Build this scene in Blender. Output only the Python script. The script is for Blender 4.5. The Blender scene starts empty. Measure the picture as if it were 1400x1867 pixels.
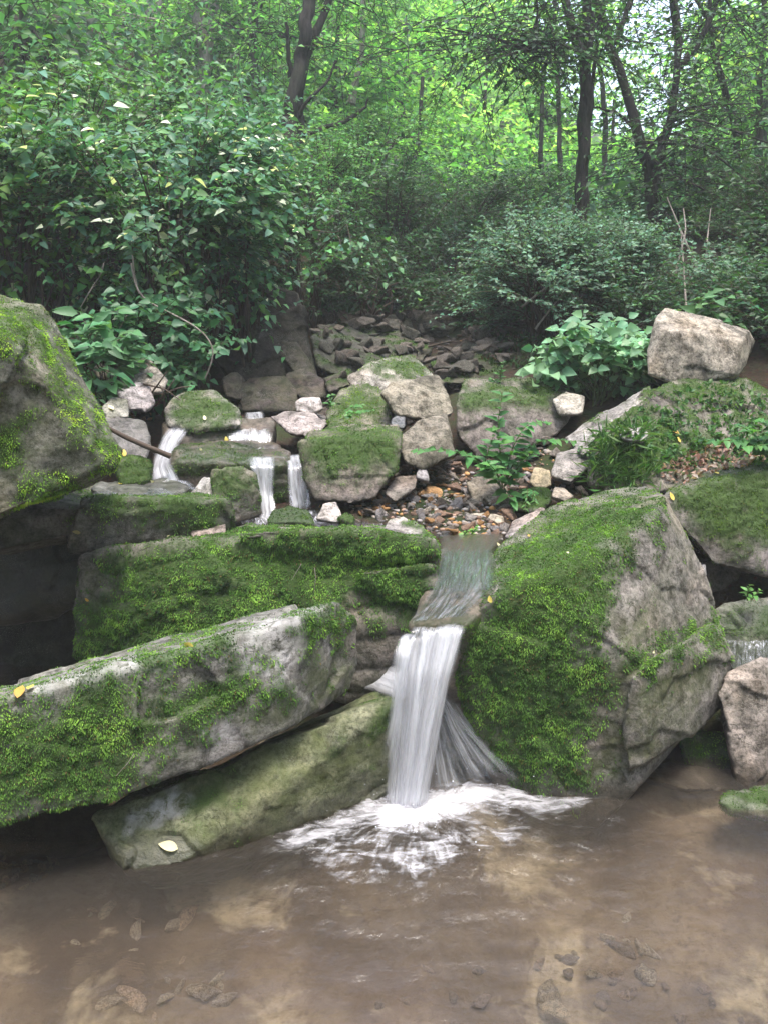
import bpy, bmesh, math, random
import numpy as np
from mathutils import Vector, Matrix, Euler

C = bpy.context.scene.collection
SC = bpy.context.scene
R = math.radians
random.seed(4)
RNG = np.random.default_rng(11)

# ------------------------------------------------------------------ camera maths
F = 1465.0
TH = R(12)
HH = 1.3
CT, ST = math.cos(TH), math.sin(TH)


def P(px, py, d):
    """photo pixel + forward distance in metres -> world point"""
    u = (px - 700.0) / F
    v = (933.5 - py) / F
    s = d / (CT + v * ST)
    return np.array((u * s, d, HH + s * (-ST + v * CT)))


def onz(px, py, z):
    v = (933.5 - py) / F
    s = (z - HH) / (-ST + v * CT)
    return np.array(((px - 700.0) / F * s, s * (CT + v * ST), z))


def pix(V):
    V = np.asarray(V, float)
    y, z = V[:, 1], V[:, 2] - HH
    f = np.maximum(y * CT - z * ST, 1e-3)
    up = y * ST + z * CT
    return np.stack((700 + F * V[:, 0] / f, 933.5 - F * up / f), 1)


# ------------------------------------------------------------------ noise
_perm = np.random.default_rng(7).permutation(256)
_perm = np.concatenate((_perm, _perm, _perm))
_g = np.random.default_rng(8).normal(size=(256, 3))
_g /= np.linalg.norm(_g, axis=1)[:, None]


def perlin(p):
    p = np.asarray(p, float)
    i = np.floor(p).astype(int)
    f = p - i
    w = f * f * f * (f * (f * 6 - 15) + 10)
    i &= 255
    out = 0
    for dx in (0, 1):
        for dy in (0, 1):
            for dz in (0, 1):
                h = _perm[_perm[_perm[i[:, 0] + dx] + i[:, 1] + dy] + i[:, 2] + dz]
                g = _g[h]
                d = (g * (f - np.array((dx, dy, dz)))).sum(1)
                wt = (w[:, 0] if dx else 1 - w[:, 0]) * (w[:, 1] if dy else 1 - w[:, 1]) * (w[:, 2] if dz else 1 - w[:, 2])
                out = out + d * wt
    return out


def fbm(p, o=4, gain=.5):
    p = np.asarray(p, float)
    a, r = 1.0, 0
    for k in range(o):
        r = r + a * perlin(p * 2.03 ** k + 17.3 * k)
        a *= gain
    return r


def sstep(a, b, x):
    t = np.clip((x - a) / (b - a), 0, 1)
    return t * t * (3 - 2 * t)


def nrmz(v):
    return v / np.maximum(np.linalg.norm(v, axis=-1, keepdims=True), 1e-9)


def poly_sd(pts, poly):
    """signed distance in pixels, positive inside"""
    poly = np.asarray(poly, float)
    x, y = pts[:, 0], pts[:, 1]
    best = np.full(len(pts), 1e9)
    ins = np.zeros(len(pts), bool)
    n = len(poly)
    for k in range(n):
        a, b = poly[k], poly[(k + 1) % n]
        ab = b - a
        t = np.clip(((pts - a) @ ab) / max(ab @ ab, 1e-9), 0, 1)
        dd = np.linalg.norm(pts - (a + t[:, None] * ab), axis=1)
        best = np.minimum(best, dd)
        c = (a[1] > y) != (b[1] > y)
        with np.errstate(divide='ignore', invalid='ignore'):
            xi = (b[0] - a[0]) * (y - a[1]) / (b[1] - a[1] if b[1] != a[1] else 1e-9) + a[0]
        ins ^= c & (x < xi)
    return np.where(ins, best, -best)


# ------------------------------------------------------------------ mesh helpers
def mesh_np(name, V, F_, smooth=False):
    """V (n,3), F_ list of int arrays (m,k)"""
    me = bpy.data.meshes.new(name)
    if not isinstance(F_, (list, tuple)):
        F_ = [F_]
    V = np.asarray(V, np.float32)
    me.vertices.add(len(V))
    me.vertices.foreach_set('co', V.ravel())
    loops = np.concatenate([f.ravel() for f in F_]).astype(np.int32)
    tot = np.concatenate([np.full(len(f), f.shape[1]) for f in F_]).astype(np.int32)
    st = np.concatenate(([0], np.cumsum(tot)[:-1])).astype(np.int32)
    me.loops.add(len(loops))
    me.loops.foreach_set('vertex_index', loops)
    me.polygons.add(len(tot))
    me.polygons.foreach_set('loop_start', st)
    if smooth:
        me.polygons.foreach_set('use_smooth', np.ones(len(tot), bool))
    me.update(calc_edges=True)
    return me


def link(name, me, mat=None, parent=None, loc=None):
    o = bpy.data.objects.new(name, me)
    C.objects.link(o)
    if mat is not None:
        me.materials.append(mat)
    if parent is not None:
        o.parent = parent
    if loc is not None:
        o.location = loc
    return o


def set_col(me, cols, name='Col'):
    a = me.attributes.new(name, 'FLOAT_COLOR', 'POINT')
    c = np.ones((len(me.vertices), 4), np.float32)
    c[:, :3] = cols
    a.data.foreach_set('color', c.ravel())


def set_f(me, vals, name):
    a = me.attributes.new(name, 'FLOAT', 'POINT')
    a.data.foreach_set('value', np.asarray(vals, np.float32))


def set_v(me, vals, name):
    a = me.attributes.new(name, 'FLOAT_VECTOR', 'POINT')
    a.data.foreach_set('vector', np.asarray(vals, np.float32).ravel())


def tag(o, label=None, cat=None, group=None, kind=None):
    if label:
        o['label'] = label
    if cat:
        o['category'] = cat
    if group:
        o['group'] = group
    if kind:
        o['kind'] = kind
    return o


def empty(name, loc):
    o = bpy.data.objects.new(name, None)
    o.empty_display_size = .05
    C.objects.link(o)
    o.location = loc
    return o


# ------------------------------------------------------------------ node helpers
class NT:
    def __init__(s, name):
        s.m = bpy.data.materials.new(name)
        s.m.use_nodes = True
        s.t = s.m.node_tree
        s.t.nodes.clear()
        s.out = s.n('ShaderNodeOutputMaterial')

    def n(s, typ, **kw):
        nd = s.t.nodes.new(typ)
        for k, v in kw.items():
            if k == 'ins':
                for kk, vv in v.items():
                    if isinstance(vv, bpy.types.NodeSocket):
                        s.t.links.new(vv, nd.inputs[kk])
                    else:
                        nd.inputs[kk].default_value = vv
            else:
                setattr(nd, k, v)
        return nd

    def noise(s, vec, scale, detail=5, rough=.6, dist=0.0):
        return s.n('ShaderNodeTexNoise', ins={'Vector': vec, 'Scale': scale, 'Detail': detail, 'Roughness': rough, 'Distortion': dist}).outputs['Fac']

    def ramp(s, fac, stops, interp='LINEAR'):
        r = s.n('ShaderNodeValToRGB')
        cr = r.color_ramp
        cr.interpolation = interp
        while len(cr.elements) < len(stops):
            cr.elements.new(.5)
        for e, (p, c) in zip(cr.elements, stops):
            e.position = p
            if isinstance(c, (int, float)):
                c = (c, c, c)
            e.color = (*c, 1)
        s.t.links.new(fac, r.inputs[0])
        return r.outputs[0]

    def mix(s, fac, a, b, typ='MIX'):
        m = s.n('ShaderNodeMix', data_type='RGBA', blend_type=typ)
        for idx, v in ((0, fac), (6, a), (7, b)):
            if isinstance(v, bpy.types.NodeSocket):
                s.t.links.new(v, m.inputs[idx])
            elif idx == 0:
                m.inputs[0].default_value = v
            else:
                m.inputs[idx].default_value = (*v, 1)
        return m.outputs[2]

    def math(s, op, a, b=0.0, clamp=False):
        m = s.n('ShaderNodeMath', operation=op, use_clamp=clamp)
        for i, v in enumerate((a, b)):
            if isinstance(v, bpy.types.NodeSocket):
                s.t.links.new(v, m.inputs[i])
            else:
                m.inputs[i].default_value = v
        return m.outputs[0]

    def attr(s, name, out='Fac'):
        return s.n('ShaderNodeAttribute', attribute_name=name).outputs[out]

    def surf(s, sh):
        s.t.links.new(sh, s.out.inputs['Surface'])
        return s.m


def mat_rock():
    k = NT('weathered_rock')
    oi = k.n('ShaderNodeObjectInfo')
    tc = k.n('ShaderNodeTexCoord').outputs['Object']
    off = k.n('ShaderNodeVectorMath', operation='MULTIPLY', ins={0: oi.outputs['Random'], 1: (37, 53, 71)}).outputs[0]
    vec = k.n('ShaderNodeVectorMath', operation='ADD', ins={0: tc, 1: off}).outputs[0]
    big = k.noise(vec, 4.5, 6, .62, .6)
    mid = k.noise(vec, 22, 6, .7, .3)
    fine = k.noise(vec, 110, 5, .75)
    col = k.mix(k.ramp(big, [(.34, .42), (.5, .95), (.66, 1.6)]), (0, 0, 0), (1, 1, 1))
    base = k.mix(1.0, oi.outputs['Color'], col, 'MULTIPLY')
    base = k.mix(k.ramp(mid, [(.46, 0), (.60, .75)]), base, k.mix(1, base, (1.9, 1.87, 1.85), 'MULTIPLY'))
    base = k.mix(k.ramp(mid, [(.34, .9), (.47, 0)]), base, k.mix(1, base, (.26, .24, .21), 'MULTIPLY'))
    base = k.mix(k.ramp(fine, [(.38, .85), (.52, 0)]), base, k.mix(1, base, (.34, .34, .32), 'MULTIPLY'))
    # thin streaky bands of the stone
    mp = k.n('ShaderNodeMapping', ins={'Vector': vec, 'Scale': (3, 3, 30), 'Rotation': (.35, .3, 0)}).outputs[0]
    st = k.noise(mp, 2.0, 5, .65, .8)
    base = k.mix(k.ramp(st, [(.55, 0), (.70, .45)]), base, k.mix(1, base, (1.5, 1.45, 1.42), 'MULTIPLY'))
    base = k.mix(k.ramp(k.noise(vec, 3.1, 4, .6), [(.52, 0), (.7, .45)]), base, k.mix(1, base, (1.15, .95, .75), 'MULTIPLY'))
    base = k.mix(k.math('MULTIPLY', k.attr('pale'), k.ramp(k.noise(vec, 30, 6, .75, .6), [(.40, .0), (.52, .95)])), base, (.56, .54, .54))
    # pale lichen
    lv = k.n('ShaderNodeTexVoronoi', feature='SMOOTH_F1', ins={'Vector': k.n('ShaderNodeVectorMath', operation='ADD', ins={0: vec, 1: k.n('ShaderNodeTexNoise', ins={'Vector': vec, 'Scale': 40.0}).outputs['Color']}).outputs[0], 'Scale': 26.0}).outputs['Distance']
    lich = k.math('MULTIPLY', k.ramp(lv, [(.12, 1), (.3, 0)]), k.ramp(k.noise(vec, 7, 4), [(.5, 0), (.62, .75)]))
    base = k.mix(lich, base, (.40, .41, .36))
    # cracks
    wv = k.n('ShaderNodeTexVoronoi', feature='DISTANCE_TO_EDGE', ins={'Vector': k.n('ShaderNodeVectorMath', operation='ADD', ins={0: vec, 1: k.n('ShaderNodeVectorMath', operation='SCALE', ins={0: k.n('ShaderNodeTexNoise', ins={'Vector': vec, 'Scale': 6.0, 'Detail': 5.0}).outputs['Color'], 'Scale': .55}).outputs[0]}).outputs[0], 'Scale': 4.0}).outputs['Distance']
    crack = k.math('MULTIPLY', k.ramp(wv, [(.0, 1), (.012, 0)]), k.ramp(k.noise(vec, 5, 3), [(.5, 0), (.62, .5)]))
    base = k.mix(crack, base, k.mix(1, base, (.25, .23, .2), 'MULTIPLY'))
    # algae film
    alg = k.attr('algae')
    an = k.ramp(k.noise(vec, 9, 6, .7), [(.36, 0), (.60, 1)])
    base = k.mix(k.math('MULTIPLY', k.math('MULTIPLY', an, alg), .72, True), base, k.mix(mid, (.022, .030, .010), (.11, .135, .04)))
    moss = k.attr('moss')
    mcol = k.mix(k.noise(vec, 60, 4, .7), (.016, .032, .008), (.062, .115, .022))
    base = k.mix(k.math('MULTIPLY', moss, .93), base, mcol)
    wet = k.attr('wet')
    base = k.mix(wet, base, k.mix(1, base, (.42, .40, .38), 'MULTIPLY'))
    rough = k.math('SUBTRACT', .92, k.math('MULTIPLY', wet, .62))
    h = k.math('ADD', k.math('MULTIPLY', big, .5), k.math('ADD', k.math('MULTIPLY', mid, .35), k.math('MULTIPLY', fine, .12)))
    h = k.math('SUBTRACT', h, k.math('MULTIPLY', crack, .25))
    bp = k.n('ShaderNodeBump', ins={'Strength': .9, 'Distance': .022, 'Height': h}).outputs[0]
    bs = k.n('ShaderNodeBsdfPrincipled', ins={'Base Color': base, 'Roughness': rough, 'Normal': bp, 'Specular IOR Level': k.math('ADD', .25, k.math('MULTIPLY', wet, .35))})
    return k.surf(bs.outputs[0])


def mat_leaf(name, transl=.35, rough=.5, spec=.4, gain=1.0):
    k = NT(name)
    col = k.attr('Col', 'Color')
    tcol = k.mix(1, col, (1.5 * gain, 1.55 * gain, .7 * gain), 'MULTIPLY')
    a = k.n('ShaderNodeBsdfPrincipled', ins={'Base Color': col, 'Roughness': rough, 'Specular IOR Level': spec})
    b = k.n('ShaderNodeBsdfTranslucent', ins={'Color': tcol})
    m = k.n('ShaderNodeMixShader', ins={0: transl, 1: a.outputs[0], 2: b.outputs[0]})
    return k.surf(m.outputs[0])


def mat_bark(name, dark, light):
    k = NT(name)
    tc = k.n('ShaderNodeTexCoord').outputs['Object']
    mp = k.n('ShaderNodeMapping', ins={'Vector': tc, 'Scale': (1, 1, .18)}).outputs[0]
    a = k.noise(mp, 42, 6, .7, .4)
    b = k.noise(tc, 5, 4, .6)
    c = k.mix(k.ramp(a, [(.35, 0), (.65, 1)]), dark, light)
    c = k.mix(k.ramp(b, [(.5, 0), (.7, .5)]), c, (.05, .065, .03))
    bp = k.n('ShaderNodeBump', ins={'Strength': .9, 'Distance': .02, 'Height': a}).outputs[0]
    return k.surf(k.n('ShaderNodeBsdfPrincipled', ins={'Base Color': c, 'Roughness': .9, 'Normal': bp, 'Specular IOR Level': .2}).outputs[0])


def mat_ground():
    k = NT('forest_floor')
    tc = k.n('ShaderNodeTexCoord').outputs['Object']
    a = k.noise(tc, 3, 8, .65)
    b = k.noise(tc, 38, 6, .7)
    v = k.n('ShaderNodeTexVoronoi', ins={'Vector': tc, 'Scale': 55.0})
    soil = k.mix(b, (.010, .008, .006), (.07, .05, .035))
    soil = k.mix(k.ramp(v.outputs['Distance'], [(.2, .55), (.5, 0)]), soil, k.mix(1, v.outputs['Color'], (.10, .065, .04), 'MULTIPLY'))
    soil = k.mix(k.ramp(a, [(.48, 0), (.6, .7)]), soil, k.mix(b, (.012, .025, .008), (.04, .08, .02)))
    # silt of the pool bed
    c = k.noise(tc, 1.7, 5, .6, .4)
    d = k.noise(tc, 7, 6, .65, .5)
    bed = k.mix(k.ramp(c, [(.33, 0), (.66, 1)]), (.07, .052, .038), (.27, .215, .15))
    bed = k.mix(k.ramp(d, [(.36, .7), (.56, 0)]), bed, (.085, .065, .052))
    bed = k.mix(k.ramp(k.noise(tc, 2.6, 5, .6, .6), [(.53, 0), (.62, .9)]), bed, (.48, .42, .30))
    bed = k.mix(k.ramp(k.noise(tc, 1.1, 3, .5), [(.54, 0), (.68, .4)]), bed, (.17, .11, .08))
    bed = k.mix(k.ramp(b, [(.3, .5), (.5, 0)]), bed, (.06, .045, .035))
    col = k.mix(k.attr('bed'), soil, bed)
    bp = k.n('ShaderNodeBump', ins={'Strength': .7, 'Distance': .03, 'Height': b}).outputs[0]
    return k.surf(k.n('ShaderNodeBsdfPrincipled', ins={'Base Color': col, 'Roughness': .95, 'Normal': bp, 'Specular IOR Level': .15}).outputs[0])


def mat_pool():
    k = NT('stream_pool_water')
    tc = k.n('ShaderNodeTexCoord').outputs['Object']
    fl = k.attr('flow', 'Vector')
    foam = k.attr('foam')
    agit = k.attr('agit')
    mp = k.n('ShaderNodeMapping', ins={'Vector': tc, 'Scale': (1, 2.2, 1)}).outputs[0]
    r1 = k.noise(mp, 7, 4, .55, .6)
    r2 = k.noise(mp, 30, 4, .6, .5)
    r3 = k.noise(k.n('ShaderNodeMapping', ins={'Vector': fl, 'Scale': (7, 4, 1)}).outputs[0], 3.0, 5, .6, .6)
    h = k.math('ADD', k.math('ADD', k.math('MULTIPLY', r1, .7), k.math('MULTIPLY', r2, .15)), k.math('MULTIPLY', k.math('MULTIPLY', r3, agit), 1.0))
    bp = k.n('ShaderNodeBump', ins={'Strength': .42, 'Distance': .035, 'Height': h}).outputs[0]
    # water = see-through body + mirror by the Fresnel law
    tr = k.n('ShaderNodeBsdfTransparent', ins={'Color': (.88, .84, .79, 1)})
    rf = k.n('ShaderNodeBsdfRefraction', ins={'Color': (.90, .85, .80, 1), 'Roughness': .06, 'IOR': 1.2, 'Normal': bp})
    thru = k.n('ShaderNodeMixShader', ins={0: .22, 1: tr.outputs[0], 2: rf.outputs[0]})
    mk = k.mix(k.noise(mp, 2.2, 4, .6, .5), (.17, .150, .125), (.30, .27, .235))
    murk = k.n('ShaderNodeBsdfDiffuse', ins={'Color': mk})
    body = k.n('ShaderNodeMixShader', ins={0: .09, 1: thru.outputs[0], 2: murk.outputs[0]})
    gl = k.n('ShaderNodeBsdfGlossy', ins={'Color': (1, 1, 1, 1), 'Roughness': .14, 'Normal': bp})
    fr = k.n('ShaderNodeFresnel', ins={'IOR': 1.33, 'Normal': bp})
    wat = k.n('ShaderNodeMixShader', ins={0: fr.outputs[0], 1: body.outputs[0], 2: gl.outputs[0]})
    s3 = k.noise(k.n('ShaderNodeMapping', ins={'Vector': tc, 'Scale': (.55, 1.6, 1), 'Rotation': (0, 0, -.12)}).outputs[0], 11, 6, .62, 1.6)
    # foam: streaks running out from the plunge point
    s1 = k.noise(k.n('ShaderNodeMapping', ins={'Vector': fl, 'Scale': (3.2, .9, 1)}).outputs[0], 2.4, 7, .62, 1.2)
    s2 = k.noise(k.n('ShaderNodeMapping', ins={'Vector': tc, 'Scale': (.5, 1.3, 1)}).outputs[0], 46, 5, .7, .6)
    fa = k.math('ADD', k.math('MULTIPLY', s1, .36), k.math('ADD', k.math('MULTIPLY', s2, .22), k.math('MULTIPLY', s3, .42)))
    # foam cover: dense at the plunge, breaking into soft streaks outwards
    al = k.math('ADD', k.math('MULTIPLY', k.math('SUBTRACT', fa, .50), 4.6), k.math('SUBTRACT', k.math('MULTIPLY', foam, 1.5), .60))
    al = k.math('MULTIPLY', k.math('MAXIMUM', al, 0.0), k.math('MULTIPLY', foam, 2.2, True), True)
    al = k.math('MULTIPLY', k.math('SMOOTH_MIN', al, 1.0), .88, True)
    fo = k.n('ShaderNodeBsdfPrincipled', ins={'Base Color': (.66, .66, .70, 1), 'Roughness': .6})
    sh = k.n('ShaderNodeMixShader', ins={0: al, 1: wat.outputs[0], 2: fo.outputs[0]})
    return k.surf(sh.outputs[0])


def mat_fall(name, dens=.5, su=26., sv=1.6):
    k = NT(name)
    uv = k.attr('flow', 'Vector')
    fade = k.attr('fade')
    a = k.noise(k.n('ShaderNodeMapping', ins={'Vector': uv, 'Scale': (su, sv, 1)}).outputs[0], 1.0, 5, .6, .3)
    b = k.noise(k.n('ShaderNodeMapping', ins={'Vector': uv, 'Scale': (su * 3.4, sv * 1.7, 1)}).outputs[0], 1.0, 4, .65)
    c = k.noise(k.n('ShaderNodeMapping', ins={'Vector': uv, 'Scale': (su * .35, sv * 2.2, 1)}).outputs[0], 1.0, 3, .5, .4)
    f = k.math('ADD', k.math('ADD', k.math('MULTIPLY', a, .46), k.math('MULTIPLY', b, .26)), k.math('MULTIPLY', c, .28))
    al = k.math('MULTIPLY', k.math('SUBTRACT', f, .62 - .42 * dens), 3.2, True)
    al = k.math('MULTIPLY', al, fade, True)
    bp = k.n('ShaderNodeBump', ins={'Strength': .6, 'Distance': .01, 'Height': f}).outputs[0]
    p = k.n('ShaderNodeBsdfPrincipled', ins={'Base Color': (.93, .94, .98, 1), 'Roughness': .35, 'Normal': bp, 'Specular IOR Level': .5})
    tl = k.n('ShaderNodeBsdfTranslucent', ins={'Color': (.94, .95, .99, 1)})
    w = k.n('ShaderNodeMixShader', ins={0: .5, 1: p.outputs[0], 2: tl.outputs[0]})
    gl = k.n('ShaderNodeBsdfGlossy', ins={'Color': (1, 1, 1, 1), 'Roughness': .12, 'Normal': bp})
    tr = k.n('ShaderNodeBsdfTransparent', ins={'Color': (.97, .97, .98, 1)})
    clear = k.n('ShaderNodeMixShader', ins={0: .07, 1: tr.outputs[0], 2: gl.outputs[0]})
    clear2 = k.n('ShaderNodeMixShader', ins={0: k.math('MULTIPLY', fade, 2.0, True), 1: tr.outputs[0], 2: clear.outputs[0]})
    return k.surf(k.n('ShaderNodeMixShader', ins={0: al, 1: clear2.outputs[0], 2: w.outputs[0]}).outputs[0])


def mat_thin_water():
    k = NT('thin_running_water')
    uv = k.attr('flow', 'Vector')
    fade = k.attr('fade')
    a = k.noise(k.n('ShaderNodeMapping', ins={'Vector': uv, 'Scale': (7, 2.6, 1)}).outputs[0], 1.4, 6, .62, 2.0)
    bp = k.n('ShaderNodeBump', ins={'Strength': .45, 'Distance': .02, 'Height': a}).outputs[0]
    tr = k.n('ShaderNodeBsdfTransparent', ins={'Color': (.80, .76, .72, 1)})
    gl = k.n('ShaderNodeBsdfGlossy', ins={'Color': (1, 1, 1, 1), 'Roughness': .12, 'Normal': bp})
    fr = k.n('ShaderNodeFresnel', ins={'IOR': 1.13, 'Normal': bp})
    w = k.n('ShaderNodeMixShader', ins={0: fr.outputs[0], 1: tr.outputs[0], 2: gl.outputs[0]})
    fo = k.n('ShaderNodeBsdfPrincipled', ins={'Base Color': (.78, .80, .88, 1), 'Roughness': .4, 'Normal': bp})
    al = k.math('MULTIPLY', k.math('MULTIPLY', k.math('SUBTRACT', a, .46), 3.6, True), k.attr('white'), True)
    w2 = k.n('ShaderNodeMixShader', ins={0: al, 1: w.outputs[0], 2: fo.outputs[0]})
    t2 = k.n('ShaderNodeBsdfTransparent')
    return k.surf(k.n('ShaderNodeMixShader', ins={0: fade, 1: t2.outputs[0], 2: w2.outputs[0]}).outputs[0])


def mat_drop():
    k = NT('water_drops')
    return k.surf(k.n('ShaderNodeBsdfPrincipled', ins={'Base Color': (.85, .87, .93, 1), 'Roughness': .15, 'Specular IOR Level': .6}).outputs[0])


def mat_plain(name, col, rough=.8):
    k = NT(name)
    tc = k.n('ShaderNodeTexCoord').outputs['Object']
    c = k.mix(k.noise(tc, 60, 4, .6), tuple(x * .6 for x in col), tuple(min(1, x * 1.35) for x in col))
    return k.surf(k.n('ShaderNodeBsdfPrincipled', ins={'Base Color': c, 'Roughness': rough, 'Specular IOR Level': .25}).outputs[0])


M_ROCK = mat_rock()
M_GROUND = mat_ground()
M_MOSS = mat_leaf('moss_fronds', .25, .75, .2)
M_LEAF = mat_leaf('shrub_leaf', .32, .48, .4)
M_LEAF2 = mat_leaf('sun_toned_leaf', .55, .55, .3)  # background leaves, extra translucency standing in for stronger sunlight
M_DRY = mat_leaf('fallen_leaf', .2, .6, .3)
M_STEM = mat_plain('brown_twig', (.075, .055, .042))
M_PSTEM = mat_plain('green_stem', (.10, .14, .05))
M_BARK = mat_bark('dark_bark', (.012, .010, .009), (.055, .047, .042))
M_PALE = mat_bark('pale_bark', (.14, .12, .105), (.38, .33, .29))
M_POOL = mat_pool()
M_FALL = mat_fall('falling_water', .82, 8., .6)
M_FALL2 = mat_fall('falling_water_thin', .44, 10., .7)
M_CASC = mat_fall('cascade_water', .58, 8., 1.6)
M_THIN = mat_thin_water()
M_DROP = mat_drop()

# ------------------------------------------------------------------ rocks
ROCKS = []


def remesh(hulls, vox):
    bm = bmesh.new()
    for pts in hulls:
        b = bmesh.new()
        for p in pts:
            b.verts.new(p)
        r = bmesh.ops.convex_hull(b, input=b.verts)
        junk = [g for g in r['geom_interior'] if isinstance(g, bmesh.types.BMVert)]
        bmesh.ops.delete(b, geom=junk, context='VERTS')
        lone = [v for v in b.verts if not v.link_faces]
        bmesh.ops.delete(b, geom=lone, context='VERTS')
        bmesh.ops.recalc_face_normals(b, faces=b.faces)
        tmp = bpy.data.meshes.new('tmp')
        b.to_mesh(tmp)
        b.free()
        bm.from_mesh(tmp)
        bpy.data.meshes.remove(tmp)
    me = bpy.data.meshes.new('tmp')
    bm.to_mesh(me)
    bm.free()
    o = bpy.data.objects.new('tmp', me)
    C.objects.link(o)
    md = o.modifiers.new('r', 'REMESH')
    md.mode = 'VOXEL'
    md.voxel_size = vox
    dg = bpy.context.evaluated_depsgraph_get()
    ev = o.evaluated_get(dg)
    m2 = bpy.data.meshes.new_from_object(ev)
    n = len(m2.vertices)
    V = np.empty(n * 3, np.float32)
    m2.vertices.foreach_get('co', V)
    V = V.reshape(-1, 3).astype(float)
    nl = len(m2.loops)
    L = np.empty(nl, np.int32)
    m2.loops.foreach_get('vertex_index', L)
    E = np.empty(len(m2.edges) * 2, np.int32)
    m2.edges.foreach_get('vertices', E)
    E = E.reshape(-1, 2)
    Q = L.reshape(-1, 4)
    bpy.data.objects.remove(o)
    bpy.data.meshes.remove(me)
    bpy.data.meshes.remove(m2)
    return V, Q, E


def vnormals(V, Q):
    fn = np.cross(V[Q[:, 2]] - V[Q[:, 0]], V[Q[:, 3]] - V[Q[:, 1]])
    N = np.zeros_like(V)
    for k in range(4):
        np.add.at(N, Q[:, k], fn)
    return nrmz(N)


def smooth_v(V, E, it, fac=.5):
    deg = np.zeros(len(V))
    np.add.at(deg, E[:, 0], 1)
    np.add.at(deg, E[:, 1], 1)
    for _ in range(it):
        S = np.zeros_like(V)
        np.add.at(S, E[:, 0], V[E[:, 1]])
        np.add.at(S, E[:, 1], V[E[:, 0]])
        V = V + fac * (S / np.maximum(deg, 1)[:, None] - V)
    return V


def moss_mesh(name, parent, V, Q, N, mask, dens, size, bright, seed, loc, droop=.55, tint=(1, 1, 1)):
    rng = np.random.default_rng(seed)
    fa = .5 * np.linalg.norm(np.cross(V[Q[:, 2]] - V[Q[:, 0]], V[Q[:, 3]] - V[Q[:, 1]]), axis=1)
    fm = mask[Q].mean(1)
    fm = fm * (fm > .12)
    w = fa * fm
    n = int(w.sum() * dens)
    if n < 20:
        return None
    f = rng.choice(len(Q), n, p=w / w.sum())
    a, b = rng.random((2, n, 1))
    q = V[Q[f]]
    p = (q[:, 0] * (1 - a) + q[:, 1] * a) * (1 - b) + (q[:, 3] * (1 - a) + q[:, 2] * a) * b
    nn = nrmz(N[Q[f]].mean(1))
    dn = np.array((0, 0, -1.0))
    d = nrmz(nn * .75 + dn * droop * (1 - .6 * np.clip(nn[:, 2:], 0, 1)) + rng.normal(0, .42, (n, 3)))
    up = nrmz(nn + rng.normal(0, .5, (n, 3)) + np.array((0, 0, .35)))
    cl = fbm(p * 9, 3)            # patches of different moss
    cl2 = fbm(p * 34 + 9, 3)
    L = size * .62 * (.45 + .95 * rng.random(n)) * (1 + .5 * np.clip(cl2, -.6, .8))
    t = np.clip(.40 + .75 * cl + .55 * cl2 + rng.normal(0, .10, n), 0, 1)[:, None]
    dark, midc, lite = np.array((.020, .044, .014)), np.array((.092, .195, .038)), np.array((.24, .42, .070))
    col = np.where(t < .5, dark + (midc - dark) * t * 2, midc + (lite - midc) * (t - .5) * 2) * bright * np.array(tint)
    dead = rng.random(n) < .05 + .12 * sstep(.1, .5, fbm(p * 12 + 40, 2))
    col[dead] = np.array((.10, .075, .03)) * (.5 + rng.random((dead.sum(), 1)))
    tipc = np.minimum(col * 1.35, .6)
    s = nrmz(np.cross(up, d))
    W = L * .17
    base = p - nn * size * .25
    mid = base + d * (L * .55)[:, None]
    v = np.stack((base, mid + s * W[:, None] + up * (W * .3)[:, None], base + d * L[:, None] + dn * (L * .18)[:, None], mid - s * W[:, None] + up * (W * .3)[:, None]), 1).reshape(-1, 3)
    cc = np.stack((col * .75, col, tipc, col), 1).reshape(-1, 3)
    ii = np.arange(n)[:, None] * 4
    me = mesh_np('moss', v - loc, [np.concatenate((ii + np.array((0, 1, 2)), ii + np.array((0, 2, 3))))])
    set_col(me, cc)
    o = link('moss', me, M_MOSS, parent)
    o['kind'] = 'stuff'
    return o


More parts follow.
